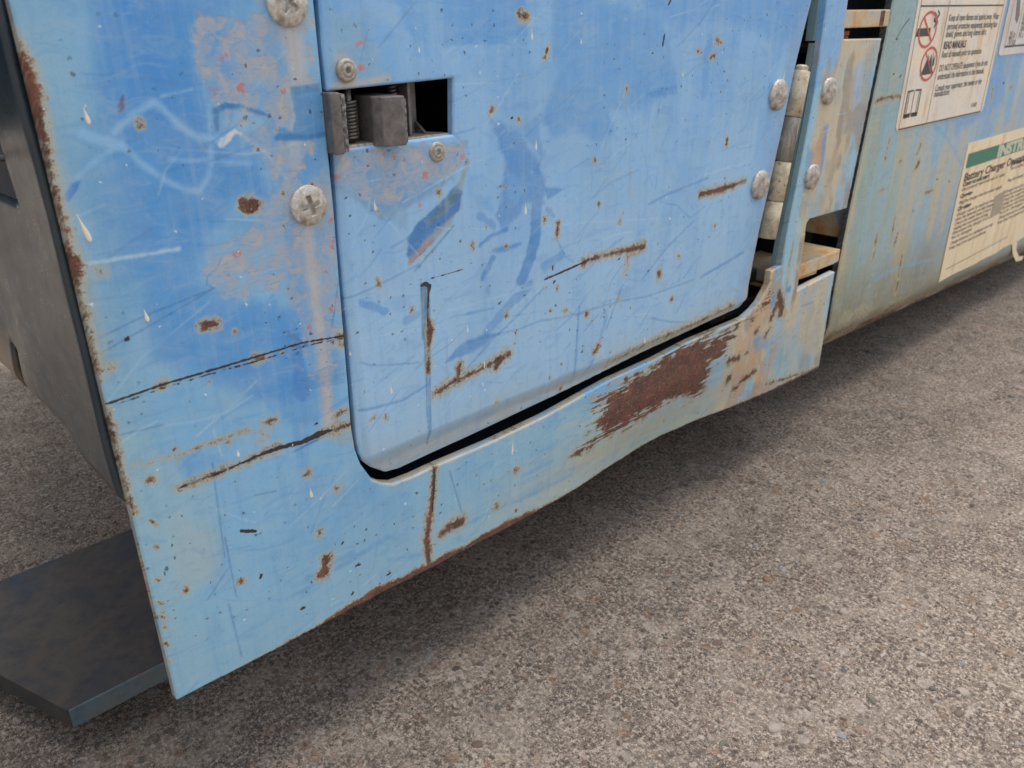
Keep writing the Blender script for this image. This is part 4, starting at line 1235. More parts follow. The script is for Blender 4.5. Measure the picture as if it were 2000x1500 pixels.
def side_paint(x, z):
    sx = (DIST + 0.0) / (DIST + YS)
    p = Paint(x * sx, CAM_H + (z - CAM_H) * sx, S(142, 182, 214))   # photo points are measured on the wall plane
    zz = z - CAM_H
    p.all(sstep(0.45, 0.6, fbm(x, z, 0.05, 0.16, 31)) * 0.6, S(116, 164, 216))
    p.all(sstep(0.5, 0.65, fbm(x, z, 0.04, 0.10, 32)) * 0.6, S(172, 196, 208))
    p.all(sstep(0.90, 0.68, x - 0.0 + 0.12 * (fbm(x, z, 0.03, 0.2, 33) - 0.5)) * 0.85, S(150, 176, 168))
    p.all(sstep(0.76, 0.655, x + 0.03 * (fbm(x, z, 0.02, 0.2, 34) - 0.5)) * 0.5, S(122, 158, 158))
    b = z - side_bottom(x)
    p.all(sstep(0.22, 0.02, b + 0.08 * (fbm(x, z, 0.05, 0.08, 35) - 0.5)) * 0.75, S(172, 174, 146))
    xw = x + 0.02 * (fbm(x, z, 0.04, 0.06, 82, 3) - 0.5)
    st = fbm(xw, z, 0.020, 0.10, 36, 5)
    p.all(sstep(0.48, 0.62, st) * sstep(0.34, 0.08, b) * 0.8, S(200, 184, 142))
    p.all(sstep(0.48, 0.36, st) * sstep(0.03, 0.10, b) * 0.4, S(150, 188, 208))
    p.all(sstep(0.05, 0.012, b + 0.02 * (fbm(x, z, 0.04, 0.02, 37) - 0.5)) * 0.7, S(132, 122, 84))
    p.rust = np.maximum(p.rust, np.clip(0.78 - b / (0.020 + 0.026 * sstep(1.0, 0.74, x)) + (fbm(x, z, 0.03, 0.012, 38) - 0.5) * 0.9, 0, 1))
    p.all(sstep(0.10, 0.03, b + 0.04 * (fbm(xw, z, 0.03, 0.04, 39) - 0.5)) * sstep(1.05, 0.85, x) * 0.75, S(134, 124, 88))
    p.rust *= 1 - 0.8 * sstep(0.70, 0.66, x) * 0
    for u, v, w, h, a, o in ((1790, 325, 12, 26, 60, 0.8), (1795, 290, 5, 24, 70, 0.9), (1815, 374, 5, 20, 20, 0.9), (1758, 315, 5, 10, 40, 0.8), (1722, 372, 8, 12, 30, 0.7), (1711, 468, 7, 24, 80, 0.85), (1749, 470, 5, 30, 72, 1), (1758, 520, 5, 46, 80, 1), (1752, 560, 7, 22, 75, 1),
                              (1706, 500, 5, 20, 78, 0.8), (1937, 186, 9, 32, 84, 0.55), (1975, 170, 8, 10, 0, 0.55), (1733, 290, 6, 50, 78, 0.7), (1745, 440, 6, 40, 80, 0.7), (1850, 315, 5, 9, 80, 0.7), (1815, 428, 5, 6, 0, 0.7), (1640, 670, 14, 30, 25, 0.8)):
        p.dot(u, v, w, None, h, 'rust', 4, o, a)
    p.stroke([(1712, 196, 6), (1735, 190, 5), (1790, 184, 3)], 4, None, 1, 4, 1.5, 8, 'rust')
    p.stroke([(1752, 72), (1762, 55), (1776, 36)], 2.5, None, 1, 1.4, 0.5, 8, 'dark')
    for u, v, w, h, a in ((1751, 76, 5, 6, 0), (1758, 148, 4, 8, 50), (1960, 162, 4, 6, 30), (1854, 354, 4, 4, 0), (1745, 145, 3, 5, 0), (1830, 590 - 240, 3, 5, 0), (1783, 412, 3, 6, 80)):
        p.dot(u, v, w, None, h, 'dark', 1.4, 1.0, a)
    p.stroke([(1710, 545), (1760, 520), (1830, 505)], 7, S(134, 172, 200), 0.7, 4, 2)
    p.stroke([(1825, 245), (1850, 270), (1878, 320)], 6, S(104, 158, 218), 0.5, 4, 2)
    p.patch([(1616, 668), (1640, 655), (1632, 672), (1618, 680)], S(178, 200, 204), 0.7, 3, 3, 8)
    p.patch([(1880, 110), (1960, 105), (1960, 200), (1900, 240), (1880, 250)], S(112, 162, 218), 0.7, 10, 8, 24)
    p.x, p.z = x, z
    return p

SX1 = 1.62
xs = np.concatenate([np.arange(SX0, 1.05, 0.0011), np.arange(1.05, SX1, 0.0022)])
zs = np.concatenate([np.arange(CAM_H - 0.335, CAM_H + 0.02, 0.0011), np.arange(CAM_H + 0.02, TOP + 0.01, 0.006)])
wl_ = [P(1609, 697, YS), P(1638, 530, YS), P(1661, 410, YS), P(1730, 75, YS), P(1745, 0, YS)]
sidep = [(wl_[4][0], TOP), wl_[4], wl_[3], wl_[2], wl_[1], (wl_[0][0], side_bottom(wl_[0][0]))] + [(x, side_bottom(x)) for x in (0.8, 1.0, 1.3)] + [(SX1 - 0.003, side_bottom(SX1)), (SX1 - 0.003, TOP)]
side = sheet('side_wall', [sidep], xs, zs, YS, 0.006, M['side'], lift, side_paint, side_disp, 0.001, lambda x, z, c: np.where((x < 0.86)[:, None], S(66, 60, 50), c * 0.8))
side['label'] = 'faded blue green side wall with rust streaks and stickers'

# ------------------------------------------------------------------ stickers on the side wall
def rounded(pts, r, n=5):
    out = []
    m = len(pts)
    for i in range(m):
        a, b, c = Vector(pts[i - 1]), Vector(pts[i]), Vector(pts[(i + 1) % m])
        u, v = (a - b).normalized(), (c - b).normalized()
        for k in range(n + 1):
            t = k / n
            out.append(tuple((b + u * r * (1 - t)) * (1 - t) + (b + v * r * t) * t + Vector((0, 0)) if False else b + u * r * (1 - t) ** 2 + v * r * t ** 2))
    return [tuple(q) for q in out]

def sticker(name, pts, mat, lab, y=YS - 0.0008):
    o = from_bm(name, prism_bm(pts, 'y', y, y + 0.0006), mat, lift)
    o['label'] = lab
    return o
YK = YS - 0.0008
def flat(name, pts, mat, parent, lift_=0.00012, hole=None):
    """thin printed shape on a sticker"""
    bm = bmesh.new()
    bm.faces.new([bm.verts.new((p[0], YK - lift_, p[1])) for p in pts])
    for f in bm.faces:
        if f.normal.y > 0:
            f.normal_flip()
    return from_bm(name, bm, mat, parent)
def line(name, a, b, w, mat, parent, lift_=0.00012):
    a, b = Vector(a), Vector(b)
    d = (b - a).normalized()
    n = Vector((-d.y, d.x)) * w / 2
    return flat(name, [tuple(a + n), tuple(b + n), tuple(b - n), tuple(a - n)], mat, parent, lift_)
def ring(name, c, rx, rz, w, mat, parent, lift_=0.00014, n=48):
    bm = bmesh.new()
    ou = [bm.verts.new((c[0] + rx * math.cos(k / n * math.tau), YK - lift_, c[1] + rz * math.sin(k / n * math.tau))) for k in range(n)]
    inn = [bm.verts.new((c[0] + (rx - w) * math.cos(k / n * math.tau), YK - lift_, c[1] + (rz - w) * math.sin(k / n * math.tau))) for k in range(n)]
    for k in range(n):
        bm.faces.new((ou[k], ou[(k + 1) % n], inn[(k + 1) % n], inn[k]))
    return from_bm(name, bm, mat, parent)
def text(body, x, z, size, mat, parent, sx=1.0, bold=0.0, rot=0.0, name='lettering', lift_=0.00016, fit=None):
    cu = bpy.data.curves.new(name, 'FONT')
    cu.body = body
    cu.size = size
    cu.offset = bold
    cu.space_line = 1.0
    o = bpy.data.objects.new(name, cu)
    COL.objects.link(o)
    o.parent = parent
    o.location = (x, YK - lift_, z)
    o.rotation_euler = (math.radians(90), rot, 0)
    o.scale = (sx, 1, 1)
    bpy.context.view_layer.update()
    me = bpy.data.meshes.new_from_object(o)
    bpy.data.objects.remove(o)
    o = link(name, me, mat, parent)
    o.location = (x, YK - lift_, z)
    o.rotation_euler = (math.radians(90), rot, 0)
    o.scale = (sx, 1, 1)
    w = max(v.co.x for v in me.vertices) - min(v.co.x for v in me.vertices)
    if fit:
        o.scale.x = fit / w
    return o

def mesh_w(o):
    q = [v.co.x for v in o.data.vertices]
    return max(q) - min(q)

# sticker 1: warning sheet
k = [PS(1797, 0), PS(1742, 258), PS(1914, 219), PS(1968, 0)]
x0, x1 = (k[0][0] + k[1][0]) / 2, (k[2][0] + k[3][0]) / 2
z0, z1 = (k[1][1] + k[2][1]) / 2, CAM_H + 0.075
st1 = sticker('warning_sticker', rounded([(x0, z1), (x0, z0), (x1, z0), (x1, z1)], 0.006), M['sticker'], 'cream warning sticker with red ringed symbols')
# inner frame lines
ix0, ix1 = x0 + 0.006, x1 - 0.006
izb = PS(1830, 236)[1]
zr = PS(1880, 11)[1]
div = (PS(1853, 20)[0] + PS(1805, 238)[0]) / 2
line('frame_line', (ix0, z1 - 0.006), (ix0, izb), 0.0011, M['ink_soft'], st1)
line('frame_line', (ix1, z1 - 0.006), (ix1, izb), 0.0011, M['ink_soft'], st1)
line('frame_line', (ix0, izb), (ix1, izb), 0.0013, M['ink'], st1)
line('frame_line', (ix0, zr), (ix1, zr), 0.0013, M['ink'], st1)
line('frame_line', (div, z1 - 0.006), (div, izb), 0.0010, M['ink_soft'], st1, 0.00013)
# no smoking and no open flame rings
r1 = PS(1810, 58); r2 = PS(1812, 125)
rx = (div - ix0) * 0.31
rzz = (PS(1806, 22)[1] - PS(1806, 95)[1]) / 2
ring('prohibition_ring', r1, rx, rzz, 0.0022, M['red'], st1, 0.00022)
line('prohibition_bar', (r1[0] - rx * 0.66, r1[1] + rzz * 0.68), (r1[0] + rx * 0.66, r1[1] - rzz * 0.68), 0.0022, M['red'], st1, 0.00024)
c1 = PS(1804, 63)
flat('cigarette_symbol', [(c1[0] - rx * 0.85, c1[1] + 0.0032), (c1[0] + rx * 0.6, c1[1] + 0.0032), (c1[0] + rx * 0.6, c1[1] - 0.0032), (c1[0] - rx * 0.95, c1[1] - 0.0032)], M['ink'], st1)
for j, (a, b) in enumerate((((0.45, 0.9), (0.75, 0.7)), ((0.75, 0.7), (0.5, 0.5)), ((0.5, 0.5), (0.85, 0.35)), ((0.85, 0.35), (0.65, 0.1)), ((0.8, 1.0), (1.05, 0.8)), ((1.05, 0.8), (0.8, 0.6)), ((0.8, 0.6), (1.0, 0.3)))):
    line('smoke_curl', (r1[0] + rx * a[0], r1[1] + rzz * a[1]), (r1[0] + rx * b[0], r1[1] + rzz * b[1]), 0.0018, M['ink'], st1, 0.00018)
rz2 = (PS(1814, 92)[1] - PS(1806, 160)[1]) / 2
ring('prohibition_ring', r2, rx * 0.95, rz2, 0.0022, M['red'], st1, 0.00022)
line('prohibition_bar', (r2[0] - rx * 0.6, r2[1] + rz2 * 0.68), (r2[0] + rx * 0.6, r2[1] - rz2 * 0.68), 0.0016, M['red'], st1, 0.00024)
flat('flame_symbol', [(r2[0] - rx * 0.85, r2[1] - rz2 * 0.62), (r2[0] + rx * 0.72, r2[1] - rz2 * 0.58), (r2[0] + rx * 0.35, r2[1] - rz2 * 0.1), (r2[0] + rx * 0.15, r2[1] + rz2 * 0.62), (r2[0] - rx * 0.05, r2[1] + rz2 * 0.15),
                      (r2[0] - rx * 0.2, r2[1] + rz2 * 0.55), (r2[0] - rx * 0.42, r2[1] + rz2 * 0.05), (r2[0] - rx * 0.65, r2[1] - rz2 * 0.4)], M['ink'], st1)
flat('flame_symbol', [(r2[0] + rx * 0.40, r2[1] - rz2 * 0.2), (r2[0] + rx * 0.62, r2[1] - rz2 * 0.1), (r2[0] + rx * 0.58, r2[1] + rz2 * 0.5), (r2[0] + rx * 0.45, r2[1] + rz2 * 0.25), (r2[0] + rx * 0.3, r2[1] + rz2 * 0.75)], M['ink'], st1)
# open manual symbol
b0 = PS(1780, 202)
bw, bh = rx * 0.75, (PS(1785, 178)[1] - PS(1775, 230)[1]) / 2
for s in (-1, 1):
    line('book_symbol', (b0[0] + s * bw, b0[1] + bh), (b0[0] + s * bw, b0[1] - bh), 0.0018, M['ink'], st1)
    line('book_symbol', (b0[0] + s * bw * 0.75, b0[1] + bh * 0.95), (b0[0] + s * bw * 0.75, b0[1] - bh * 0.85), 0.0012, M['ink'], st1)
line('book_symbol', (b0[0], b0[1] + bh * 0.9), (b0[0], b0[1] - bh * 0.9), 0.0012, M['ink'], st1)
for t in (0.95, -0.80, -0.90, -1.0):
    line('book_symbol', (b0[0] - bw, b0[1] + bh * t), (b0[0] - bw * 0.1, b0[1] + bh * (t + 0.03)), 0.0014, M['ink'], st1)
    line('book_symbol', (b0[0] + bw * 0.1, b0[1] + bh * (t + 0.03)), (b0[0] + bw, b0[1] + bh * t), 0.0014, M['ink'], st1)
tx = div + 0.005
tw = ix1 - tx - 0.006
rows1 = [('Keep all open flames and sparks away. Wear', PS(1905, 33)[1], 1.0), ('personal protective equipment, including face', PS(1900, 49)[1], 1.0), ('shield, gloves and long sleeve shirt.', PS(1890, 64)[1], 0.8),
         ('Read all manuals prior to operation.', PS(1875, 103)[1], 0.78), ('DO NOT OPERATE equipment if you do not', PS(1878, 128)[1], 0.97), ('understand the information in the manuals.', PS(1872, 144)[1], 0.93),
         ('Consult your supervisor, the owner or the', PS(1866, 166)[1], 0.92), ('manufacturer.', PS(1834, 182)[1], 0.30)]
for body, z, fr in rows1:
    o = text(body, tx, z - 0.0025, 0.0078, M['ink'], st1, 1.0, 0.00006)
    o.scale.x = (tw * fr) / mesh_w(o)
o = text('READ MANUALS', tx, PS(1862, 88)[1] - 0.0025, 0.0085, M['ink'], st1, 1.0, 0.0003)
o.scale.x = (tw * 0.42) / mesh_w(o)
text('43688', ix1 - 0.03, izb + 0.006, 0.006, M['ink_soft'], st1, 1.0)

# sticker 2: neighbouring sheet cut by the frame
a = PS(1974, 4); b = PS(1945, 108)
qx = (a[0] + b[0]) / 2; qz = PS(1965, 107)[1]
st2 = sticker('warning_sticker', rounded([(qx, CAM_H + 0.07), (qx, qz), (qx + 0.26, qz), (qx + 0.26, CAM_H + 0.07)], 0.006), M['sticker_grey'], 'pale grey sticker beside the warning sticker, cut by the frame')
lz = PS(1975, 90)[1]
line('frame_line', (qx + 0.012, lz), (qx + 0.25, lz), 0.0018, M['ink'], st2)
line('frame_line', (qx + 0.012, lz), (qx + 0.012, CAM_H + 0.06), 0.0010, M['ink_soft'], st2)
vx = PS(1980, 85)[0]
line('frame_line', (vx, lz), (vx, CAM_H + 0.06), 0.0010, M['ink_soft'], st2)
ar = PS(1984, 12)
flat('arrow_symbol', [(ar[0] - 0.006, ar[1] + 0.012), (ar[0] + 0.002, ar[1] + 0.014), (ar[0] + 0.014, ar[1] - 0.008), (ar[0] + 0.012, ar[1] - 0.016), (ar[0] + 0.004, ar[1] - 0.012)], M['ink_soft'], st2)
text('28 in', qx + 0.018, PS(1968, 68)[1] - 0.003, 0.009, M['ink_soft'], st2, 1.0, 0.0001)
text('70 kg', qx + 0.018, PS(1966, 82)[1] - 0.003, 0.010, M['ink_soft'], st2, 1.0, 0.0001)
for j, (v, t) in enumerate(((24, 'max'), (34, 'load'), (44, 'with'), (54, 'oper'), (68, 'N s'))):
    text(t, vx + 0.006, PS(1990, v)[1] - 0.003, 0.009, M['ink_soft'], st2, 1.1, 0.0001)

# sticker 3: stained charger instructions
k = [PS(1893, 280), PS(1829, 553)]
px0 = (k[0][0] + k[1][0]) / 2
pz1 = PS(1893, 280)[1]
pz0 = PS(1829, 553)[1]
px1 = px0 + 0.42
ed = [(px0, pz1), (px0, pz0)]
rr = np.random.default_rng(5)
for t in np.linspace(0.06, 1, 22):
    ed.append((px0 + (px1 - px0) * t, pz0 + rr.uniform(-0.0008, 0.0012)))
ed.append((px1, pz1))
st3 = sticker('instruction_sticker', ed, M['sticker_old'], 'stained cream charger instruction sticker with green header')
tl = PS(1990, 478)
tp = PS(1985, 480)
flat('torn_flap', [(px0 + 0.225, pz0 + 0.001), (px0 + 0.245, pz0 + 0.001), (px0 + 0.250, pz0 - 0.012), (px0 + 0.268, pz0 - 0.024), (px0 + 0.290, pz0 - 0.028), (px0 + 0.286, pz0 - 0.033), (px0 + 0.262, pz0 - 0.030), (px0 + 0.240, pz0 - 0.016)], M['sticker_old'], st3)
g1, g0 = PS(1895, 299)[1], PS(1888, 328)[1]
gx0 = px0 + 0.006
flat('green_header', [(gx0, g1), (px1 - 0.006, g1), (px1 - 0.006, g0), (gx0, g0)], M['green'], st3)
hxp = PS(1945, 305)[0]
o = text('INSTRUCTIONS', hxp, g0 + (g1 - g0) * 0.12, (g1 - g0) * 1.12, M['pale'], st3, 1.0, 0.0010, lift_=0.00024)
o.scale.x = (0.21) / mesh_w(o)
o = text('Battery Charger Operating Instructions', px0 + 0.008, PS(1886, 349)[1] - 0.002, 0.0118, M['ink'], st3, 1.0, 0.0003)
o.scale.x = (0.29) / mesh_w(o)
blk = [(361, 'Connect and start', 0.0115, 0.60, 1), (370, 'Use a properly rated three wire AC outlet', 0.0088, 1.0, 0), (384, 'Charging', 0.0105, 0.27, 1), (396, 'Plug the charger into the power supply', 0.0088, 1.0, 0), (409, 'Checking', 0.0105, 0.30, 1),
       (420, 'Charger starts by itself and shuts off', 0.0088, 1.0, 0), (429, 'when the batteries are fully charged', 0.0088, 0.9, 0), (438, 'Check the water level of each cell', 0.0088, 0.95, 0), (447, 'Unplug the cord before driving', 0.0088, 0.8, 0),
       (456, 'Disconnect the charger if it is', 0.0088, 0.85, 0), (465, 'hot or damaged', 0.0088, 0.45, 0), (476, 'Charge batteries in a ventilated area only', 0.0088, 1.0, 0), (486, 'Keep away from sparks and flames', 0.0088, 0.85, 0)]
for j, (v, body, sz, fr, bo) in enumerate(blk):
    zz = PS(1878 - (v - 365) * 0.235, v)[1] - 0.002
    sz *= 0.56
    o = text(body, px0 + 0.009, zz, sz, M['ink'] if bo else M['ink_soft'], st3, 1.0, 0.0003 if bo else 0.0001)
    o.scale.x = (0.125 * fr) / mesh_w(o)
    if j not in (2, 4):
        o = text(body[::1] if j else 'To Stop Charging', px0 + 0.15, zz + 0.004, sz, M['ink'] if bo else M['ink_soft'], st3, 1.0, 0.0003 if bo else 0.0001)
        o.scale.x = (0.13 * max(fr, 0.6)) / mesh_w(o)
line('tear_line', (px0 + 0.012, pz0 + 0.012), (px0 + 0.20, pz0 + 0.014), 0.0008, M['ink_soft'], st3)
flat('grey_print_block', [(px0 + 0.118, pz0 + 0.075), (px0 + 0.150, pz0 + 0.078), (px0 + 0.150, pz0 + 0.052), (px0 + 0.118, pz0 + 0.050)], M['print_grey'], st3, 0.0002)

# ------------------------------------------------------------------ left end: flange, side plate with slot, pothole guard
zf = CAM_H - 0.168
ys = np.concatenate([np.linspace(0.0053, 0.045, 10), np.linspace(0.0500, 0.34, 60)])
zsq = np.concatenate([np.linspace(TOP, CAM_H - 0.0625, 14), np.linspace(CAM_H - 0.0660, zf - 0.006, 36)])
bm = bmesh.new()
gv = {}
def end_vert(i, j):
    if (i, j) not in gv:
        yy, zq = ys[i], zsq[j]
        t = max(0.0, (CAM_H - 0.0625 - zq) / (CAM_H - 0.0625 - zsq[-1]))
        k = float(sstep(0.03, 0.13, yy))
        bul = -0.0045 * math.exp(-((t - 0.55) / 0.25) ** 2) * k + 0.014 * float(sstep(0.78, 1.0, t)) ** 1.5 * k
        bul += (0.0030 * math.sin(yy * 62 + zq * 40 + 1.0) * math.sin(zq * 48 + 0.6) + 0.0018 * math.sin(yy * 31 - zq * 66)) * max(k, 0.25)
        gv[i, j] = bm.verts.new((LX + 0.0006 + bul, yy, max(zq, zf + (zf - 0.006 - zf) * k) if zq < zf else zq))
    return gv[i, j]
for i in range(len(ys) - 1):
    for j in range(len(zsq) - 1):
        yc, zc = (ys[i] + ys[i + 1]) / 2, (zsq[j] + zsq[j + 1]) / 2
        t = (CAM_H - 0.0625 - zc) / (CAM_H - 0.0625 - zsq[-1])
        if yc > 0.045 and t < 0:
            continue
        if 0.1085 < yc < 0.1245 and 0.66 < t < 0.90:
            continue
        bm.faces.new((end_vert(i, j), end_vert(i + 1, j), end_vert(i + 1, j + 1), end_vert(i, j + 1)))
bmesh.ops.recalc_face_normals(bm, faces=bm.faces)
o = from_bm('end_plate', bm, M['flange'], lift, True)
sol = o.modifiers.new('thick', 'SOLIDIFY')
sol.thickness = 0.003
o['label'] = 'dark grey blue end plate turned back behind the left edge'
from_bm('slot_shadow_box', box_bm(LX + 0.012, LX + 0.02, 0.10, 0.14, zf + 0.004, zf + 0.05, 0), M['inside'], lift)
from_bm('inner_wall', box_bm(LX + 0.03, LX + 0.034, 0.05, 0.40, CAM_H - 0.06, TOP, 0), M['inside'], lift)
rz_ = P(0, 352, 0.12)
from_bm('thin_rod', tube_bm([(LX - 0.10, 0.11, CAM_H - 0.052), (LX + 0.03, 0.10, CAM_H - 0.0535)], 0.0014, 10), M['rod'], lift, True)['label'] = 'thin pale rod in the dark gap behind the flange'

# pothole guard
ZG = 0.030
gp = [G(130, 1387, ZG), G(0, 1318, ZG)]
gx, gy = gp[0]
gfar = G(131, 1082, ZG)[1]
dxl, dyl = gp[1][0] - gx, gp[1][1] - gy
guard_pts = [(gx, gy), (gx + dxl * 1.6, gy + dyl * 1.6), (gx + dxl * 1.6, gfar), (0.50, gfar), (0.50, gy)]
guard = from_bm('pothole_guard', prism_bm(guard_pts, 'z', ZG - 0.012, ZG, 0.0006), M['guard'], lift)
guard['label'] = 'dark blue grey pothole guard plate low under the left corner'
from_bm('guard_edge', box_bm(gx + 0.0006, 0.50, gy - 0.0012, gy + 0.0004, ZG - 0.0115, ZG - 0.0004, 0.0003), M['guard_edge'], guard)
from_bm('guard_arm', box_bm(0.40, 0.42, gfar - 0.02, gfar, ZG, CAM_H - 0.25, 0.001), M['jambdark'], lift)

# unseen wall and tyre added beyond the left end to shade it
from_bm('shade_wall', box_bm(-0.30, LX + 0.028, 0.19, 0.195, CAM_H - 0.055, TOP + 0.1, 0.001), M['inside'], lift)
shade_wheel = bpy.data.objects.new('shade_wheel', None)
COL.objects.link(shade_wheel)
shade_wheel.parent = lift
shade_wheel.location = (-0.27, 0.10, 0.165)
def lathe_y(name, prof, mat, parent, n=48):
    co, fc = [], []
    for (r, y) in prof:
        for k in range(n):
            co.append((r * math.cos(k / n * math.tau), y, r * math.sin(k / n * math.tau)))
    for i in range(len(prof) - 1):
        for k in range(n):
            fc.append((i * n + k, i * n + (k + 1) % n, (i + 1) * n + (k + 1) % n, (i + 1) * n + k))
    me = bpy.data.meshes.new(name)
    me.from_pydata(co, [], fc)
    return link(name, me, mat, parent, True)
M['shade_rubber'] = worn_material('shade_tyre_rubber', [(0.3, S(44, 44, 46)), (0.7, S(70, 68, 66))], 60, 0.8)
lathe_y('shade_tyre', [(0.10, -0.05), (0.155, -0.055), (0.163, -0.045), (0.165, 0.0), (0.163, 0.045), (0.155, 0.055), (0.10, 0.05)], M['shade_rubber'], shade_wheel)
lathe_y('shade_rim', [(0.001, -0.03), (0.03, -0.032), (0.05, -0.02), (0.09, -0.022), (0.101, -0.048)], M['flange'], shade_wheel)
# platform above the chassis, out of the picture; added to shade the left end and the ground under the machine
from_bm('shade_deck', box_bm(0.06, SX1 + 0.2, 0.015, 0.55, TOP + 0.14, TOP + 0.20, 0.004), M['jambdark'], lift)
# chassis mass behind the panels
from_bm('chassis_box', box_bm(0.16, SX1, 0.20, 0.70, CAM_H - 0.232, TOP + 0.02, 0.002), M['inside'], lift)
from_bm('chassis_floor', box_bm(0.16, SX1, 0.035, 0.70, CAM_H - 0.245, CAM_H - 0.236, 0.001), M['jambdark'], lift)

# ------------------------------------------------------------------ concrete
def concrete_material():
    m, n, l, b = nt('exposed_aggregate_concrete')
    vec = objcoord(n, l)
    N = lambda v, sc, de, ro=0.6, di=0.0: noisen(n, l, v, sc, de, ro, di, '2D')
    mul = lambda a, k: mathn(n, l, 'MULTIPLY', a, k)
    nb, nm, nf, ng = N(vec, 7, 5, 0.62), N(vec, 95, 5, 0.7), N(vec, 420, 4, 0.75), N(vec, 1100, 2, 0.7)
    c = ramp(n, l, nm, [(0.30, S(93, 83, 75)), (0.45, S(115, 104, 95)), (0.58, S(131, 120, 110)), (0.74, S(153, 139, 128))])
    c = mixc(n, l, mul(maprange(n, l, nb, 0.45, 0.60), 0.45), c, S(137, 123, 111))
    c = mixc(n, l, mul(maprange(n, l, nb, 0.50, 0.36), 0.5), c, S(93, 84, 78))
    c = mixc(n, l, mul(maprange(n, l, N(vec, 2.3, 4, 0.6), 0.45, 0.62), 0.35), c, S(100, 87, 80))
    c = mixc(n, l, mul(maprange(n, l, nf, 0.53, 0.64), 0.80), c, S(187, 172, 157))
    c = mixc(n, l, mul(maprange(n, l, nf, 0.47, 0.36), 0.9), c, S(56, 47, 43))
    c = mixc(n, l, mul(maprange(n, l, ng, 0.56, 0.70), 0.55), c, S(199, 187, 172))
    c = mixc(n, l, mul(maprange(n, l, ng, 0.42, 0.30), 0.55), c, S(59, 51, 47))
    c = mixc(n, l, mul(maprange(n, l, N(vec, 26, 5, 0.65, 0.6), 0.50, 0.62), 0.22), c, S(176, 164, 150))
    c = mixc(n, l, mul(maprange(n, l, N(vec, 17, 5, 0.65, 0.8), 0.50, 0.40), 0.20), c, S(84, 76, 70))
    nv = n.new('ShaderNodeTexNoise'); nv.noise_dimensions = '2D'; nv.inputs['Scale'].default_value = 260
    l.new(vec, nv.inputs['Vector'])
    sc = n.new('ShaderNodeVectorMath'); sc.operation = 'SCALE'; sc.inputs['Scale'].default_value = 0.004
    l.new(nv.outputs['Color'], sc.inputs[0])
    wv = n.new('ShaderNodeVectorMath'); wv.operation = 'ADD'
    l.new(vec, wv.inputs[0]); l.new(sc.outputs[0], wv.inputs[1])
    def grains(scale, thresh, cols, op):
        nonlocal c
        v = n.new('ShaderNodeTexVoronoi'); v.voronoi_dimensions = '2D'
        v.inputs['Scale'].default_value = scale
        l.new(wv.outputs[0], v.inputs['Vector'])
        sep = n.new('ShaderNodeSeparateColor')
        l.new(v.outputs['Color'], sep.inputs[0])
        g = ramp(n, l, sep.outputs[0], cols)
        k = mathn(n, l, 'MULTIPLY', mathn(n, l, 'GREATER_THAN', sep.outputs[1], thresh), maprange(n, l, mathn(n, l, 'SUBTRACT', v.outputs['Distance'], mul(sep.outputs[2], 0.35)), 0.22, 0.08))
        c = mixc(n, l, mul(k, op), c, g)
        return k
    g1 = grains(280, 0.45, [(0.0, S(53, 46, 42)), (0.2, S(78, 68, 61)), (0.42, S(125, 112, 101)), (0.62, S(159, 144, 132)), (0.84, S(185, 174, 162)), (0.95, S(135, 99, 76))], 0.55)
    g2 = grains(120, 0.74, [(0.0, S(59, 51, 47)), (0.3, S(93, 79, 68)), (0.5, S(136, 126, 119)), (0.7, S(166, 157, 148)), (0.9, S(116, 87, 67))], 0.45)
    l.new(c, b.inputs['Base Color'])
    b.inputs['Roughness'].default_value = 0.92
    b.inputs['Specular IOR Level'].default_value = 0.25
    h = mathn(n, l, 'ADD', mul(nf, 1.1), mul(nm, 0.8))
    h = mathn(n, l, 'ADD', h, mul(mathn(n, l, 'MAXIMUM', g1, g2), 0.3))
    h = mathn(n, l, 'ADD', h, mul(ng, 0.3))
    bp = n.new('ShaderNodeBump')
    bp.inputs['Distance'].default_value = 0.0022
    bp.inputs['Strength'].default_value = 0.9
    l.new(h, bp.inputs['Height'])
    l.new(bp.outputs[0], b.inputs['Normal'])
    return m
M['concrete'] = concrete_material()
gxs = np.concatenate([[-60, -20, -6, -2, -0.8], np.arange(-0.3, 2.2, 0.02), [3, 6, 20, 60]])
gys = np.concatenate([[-60, -20, -6, -2, -1.0], np.arange(-0.6, 1.2, 0.02), [2, 6, 20, 60]])
gX, gY = np.meshgrid(gxs, gys)
near = (np.abs(gX - 0.9) < 1.3) & (np.abs(gY - 0.2) < 1.0)
gZ = np.where(near, (fbm(gX + 5, gY + 5, 0.22, 0.22, 400, 3) - 0.5) * 0.006, 0)
nx = len(gxs)
idx = np.arange(gX.size).reshape(gX.shape)
gf = np.stack([idx[:-1, :-1].ravel(), idx[:-1, 1:].ravel(), idx[1:, 1:].ravel(), idx[1:, :-1].ravel()], 1)
me = bpy.data.meshes.new('concrete_ground')
me.from_pydata(np.stack([gX.ravel(), gY.ravel(), gZ.ravel()], 1).tolist(), [], gf.tolist())
ground = link('concrete_ground', me, M['concrete'], None, True)
ground['kind'] = 'structure'
ground['label'] = 'taupe exposed aggregate concrete ground'

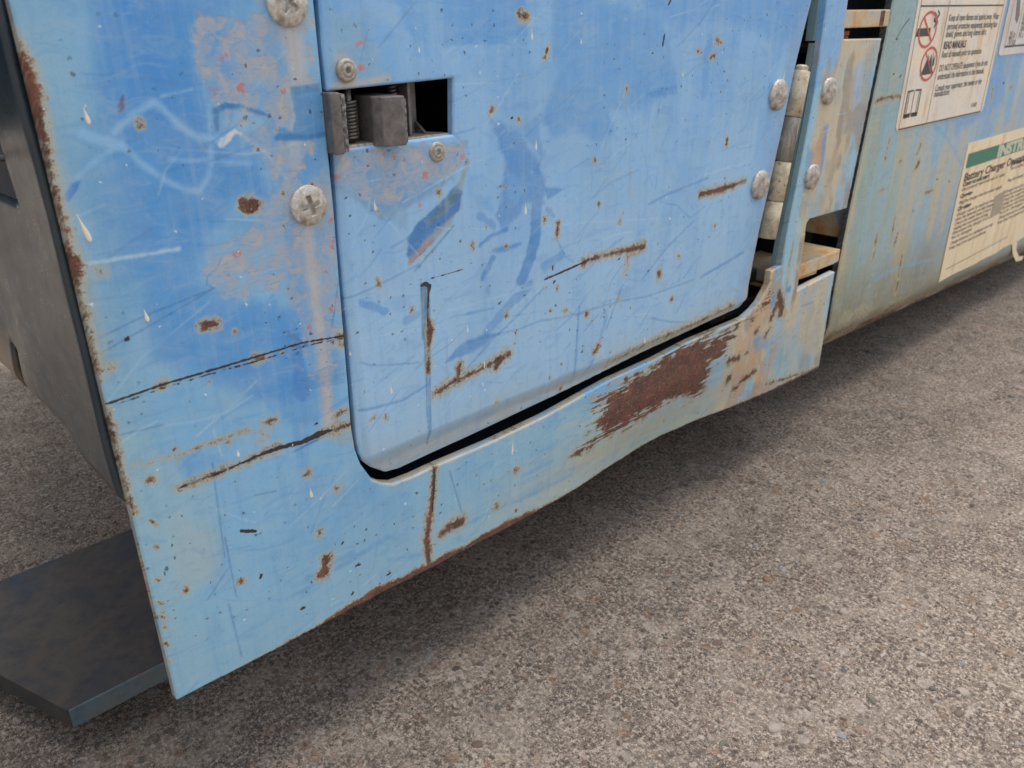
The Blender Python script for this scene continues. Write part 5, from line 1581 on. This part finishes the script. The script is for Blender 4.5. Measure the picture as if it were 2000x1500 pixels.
# pebbles set in the concrete
PCOL = [S(80, 68, 60), S(98, 78, 64), S(74, 70, 68), S(122, 116, 110), S(134, 124, 114), S(108, 82, 62), S(112, 112, 114), S(90, 86, 74), S(62, 54, 50), S(88, 72, 62)]
PM = [worn_material('pebble_stone', [(0.3, np.array(c) * 0.8), (0.5, c), (0.75, np.clip(np.array(c) * 1.25, 0, 1))], 160, 0.7, 0, 0, 0.3) for c in PCOL]
def pebble_mesh(seed, mat):
    bm = bmesh.new()
    bmesh.ops.create_icosphere(bm, subdivisions=2, radius=1.0)
    r = np.random.default_rng(seed)
    a, b = r.uniform(-1, 1, 3), r.uniform(-1, 1, 3)
    for v in bm.verts:
        d = 1 + 0.16 * math.sin(v.co.dot(Vector(a)) * 3) + 0.12 * math.cos(v.co.dot(Vector(b)) * 4)
        v.co = Vector((v.co.x * d, v.co.y * 0.66 * d, v.co.z * 0.42))
    bmesh.ops.delete(bm, geom=[v for v in bm.verts if v.co.z < -0.25], context='VERTS')
    me = bpy.data.meshes.new('pebble')
    bm.to_mesh(me); bm.free()
    me.materials.append(mat)
    me.polygons.foreach_set('use_smooth', np.full(len(me.polygons), True))
    return me
PB = [pebble_mesh(s, PM[s % len(PM)]) for s in range(20)]
def gh(x, y):
    return (float(fbm(np.array([x + 5.0]), np.array([y + 5.0]), 0.22, 0.22, 400, 3)[0]) - 0.5) * 0.006
def spot():
    while True:
        u, v = random.uniform(-0.05, 1.35), random.uniform(-0.30, 0.36)
        if u * 0.55 - 0.45 < v:
            return u, v
for q in range(300):
    x, y = spot()
    if q < 210 and y > 0.05:
        x, y = random.uniform(0.15, 0.95), random.uniform(-0.26, -0.01)
    s = min(0.0050, 0.0016 + random.expovariate(1 / 0.0010))
    o = bpy.data.objects.new('pebble', PB[random.randrange(20)])
    COL.objects.link(o)
    o.parent = ground
    o.location = (x, y, gh(x, y) - s * 0.10)
    o.rotation_euler = (random.uniform(-0.2, 0.2), random.uniform(-0.2, 0.2), random.uniform(0, 6.3))
    o.scale = (s, s, s * random.uniform(0.5, 0.9))
bm = bmesh.new()
for q in range(2600):
    x, y = spot()
    s = random.uniform(0.0008, 0.0020)
    k0 = len(bm.verts)
    r = bmesh.ops.create_icosphere(bm, subdivisions=1, radius=s, matrix=Matrix.Translation((x, y, gh(x, y) - s * 0.1)) @ Matrix.Rotation(random.uniform(0, 6.3), 4, 'Z') @ Matrix.Diagonal((1.2, 0.75, 0.45, 1)))
    mi = random.randrange(len(PM))
    for f in {f for v in r['verts'] for f in v.link_faces}:
        f.material_index = mi
        f.smooth = True
grit = from_bm('grit', bm, PM[0], ground, None)
for m_ in PM[1:]:
    grit.data.materials.append(m_)
grit['kind'] = 'stuff'
